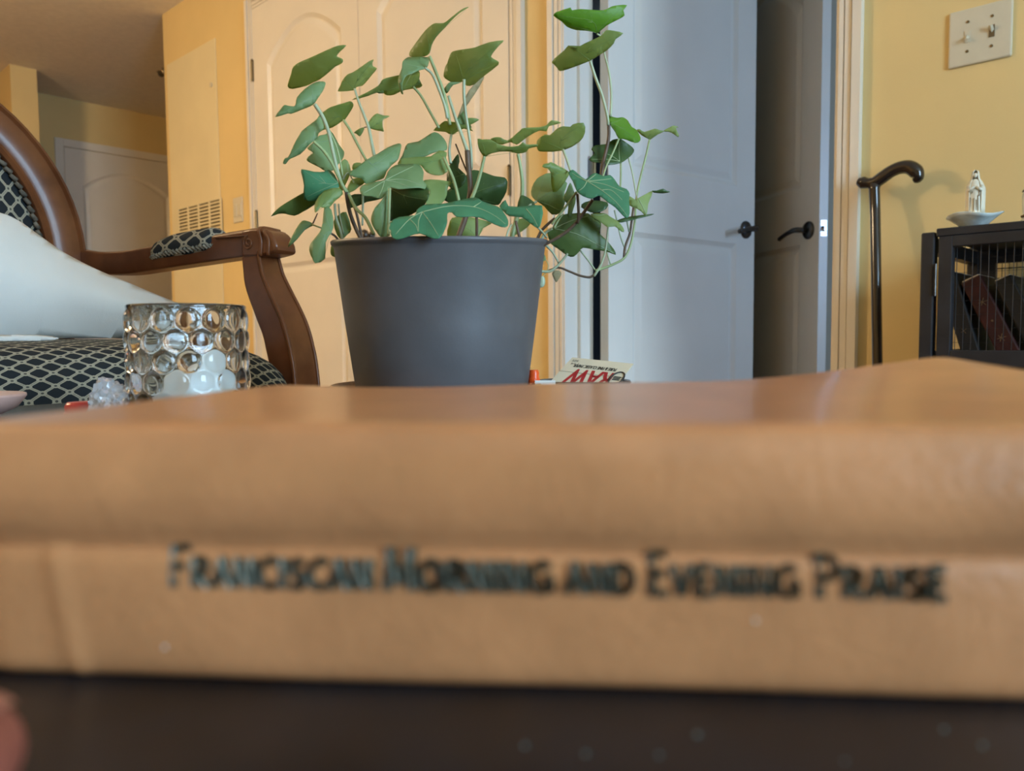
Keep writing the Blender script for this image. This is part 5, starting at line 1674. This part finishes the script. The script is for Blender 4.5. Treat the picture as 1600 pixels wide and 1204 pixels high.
for (xx, yy) in ((sx1 - 0.03, sy1 - 0.02), (sx1 - 0.03, sy0 + 0.04), (sx0 + 0.03, sy1 - 0.03), (sx0 + 0.03, sy0 + 0.05)):
    mb = MB(); mb.tube([(xx, yy, ZS - 0.1), (xx, yy, ZS - 0.18), (xx, yy, 0.2), (xx, yy, 0.0)], [0.022, 0.022, 0.019, 0.011], 14); build(mb, 'leg', 'chairwood', CH, angle=40)
for s_ in (-1, 1):
    mb = MB(); mb.tube([(sx0 + 0.03, ocy + s_ * 0.12, ZS - 0.12), (BX, ocy + s_ * 0.14, ocz - ob_ * 0.75)], [0.02, 0.018], 12); build(mb, 'back_post', 'chairwood', CH, smooth=True)
# the other arm, mirrored about the seat centre line
cyc = (sy0 + sy1) / 2
for nm in ('arm_rail', 'arm_scroll', 'arm_support', 'arm_pad'):
    src = [o for o in CH.children if o.name.startswith(nm)][0]
    c_ = src.copy(); COL.objects.link(c_); c_.parent = CH
    c_.matrix_world = Matrix.Translation((0, 2 * cyc, 0)) @ Matrix.Diagonal((1, -1, 1, 1)) @ src.matrix_world

# ------------------------------------------------------------------ pillow on the chair
po = [(-190, 300), (-80, 312), (0, 332), (30, 345), (60, 366), (100, 394), (150, 420), (200, 441), (250, 462), (300, 482), (345, 500), (372, 515), (376, 524), (340, 529), (280, 530), (150, 528), (60, 530), (-60, 536), (-190, 540)]
ppn = Vector((CAM.x - (-1.05), CAM.y - (-1.6), 0.25)).normalized()
p0_ = P(120, 470, 0.985)


def cushion(name, outl, p0_, nrm, thk, parent=None, m='linen', step=16.0):
    pts = [hit(x, y, p0_, nrm) for x, y in outl]
    o0 = p0_
    ex = gR - nrm * gR.dot(nrm); ex.normalize(); ey = nrm.cross(ex).normalized()
    pl = [((p - o0).dot(ex), (p - o0).dot(ey)) for p in pts]
    k = len(pl); sm = []
    for i in range(k):
        a, b, c_, d_ = [Vector(pl[(i + q) % k]) for q in (-1, 0, 1, 2)]
        for t in (0, .25, .5, .75):
            r_ = 0.5 * ((2 * b) + (c_ - a) * t + (2 * a - 5 * b + 4 * c_ - d_) * t * t + (3 * b - a - 3 * c_ + d_) * t ** 3); sm.append((r_.x, r_.y))
    bm = bmesh.new(); bm.faces.new([bm.verts.new((x, y, 0)) for x, y in sm]); bmesh.ops.triangulate(bm, faces=bm.faces[:])
    s2 = step * 0.8e-3
    for ax_ in (0, 1):
        lo = min(p[ax_] for p in sm); hi = max(p[ax_] for p in sm); x = lo + s2
        while x < hi:
            bmesh.ops.bisect_plane(bm, geom=bm.verts[:] + bm.edges[:] + bm.faces[:], plane_co=(x if ax_ == 0 else 0, x if ax_ == 1 else 0, 0), plane_no=(1 if ax_ == 0 else 0, 1 if ax_ == 1 else 0, 0)); x += s2
    bmesh.ops.remove_doubles(bm, verts=bm.verts, dist=1e-5)

    def edged(x, y):
        best = 9
        for i in range(len(sm)):
            ax0, ay0 = sm[i]; bx0, by0 = sm[(i + 1) % len(sm)]
            vx, vy = bx0 - ax0, by0 - ay0; L2 = vx * vx + vy * vy
            t = 0 if L2 < 1e-12 else max(0, min(1, ((x - ax0) * vx + (y - ay0) * vy) / L2))
            best = min(best, math.hypot(x - ax0 - t * vx, y - ay0 - t * vy))
        return best
    vlist = [(v.co.x, v.co.y) for v in bm.verts]
    hs = [thk * (1 - math.exp(-edged(x, y) / (thk * 0.75))) + 0.0018 * math.sin(x * 60 + y * 35) * min(1, edged(x, y) / 0.03) for x, y in vlist]
    bm.verts.ensure_lookup_table(); bm.verts.index_update()
    fcs = [tuple(v.index for v in f.verts) for f in bm.faces]
    bm.free()
    mb = MB()
    n_ = len(vlist)
    mb.v = [tuple(o0 + ex * x + ey * y + nrm * h) for (x, y), h in zip(vlist, hs)] + [tuple(o0 + ex * x + ey * y - nrm * h * 0.8) for (x, y), h in zip(vlist, hs)]
    mb.f = fcs + [tuple(i + n_ for i in reversed(f)) for f in fcs]
    return build(mb, name, m, parent, smooth=True, weld=True)


e = empty('white_pillow', p0_ - Vector((0, 0, 0.04))); tag(e, 'plump white pillow lying on the armchair seat', 'pillow')
cushion('case', po, p0_, ppn, 0.052, e)
ho = [(-190, 527), (-60, 524), (0, 523), (60, 523), (92, 528), (60, 534), (-60, 538), (-190, 541)]
cushion('hem', ho, P(0, 530, 0.865), ppn, 0.006, e, step=6)
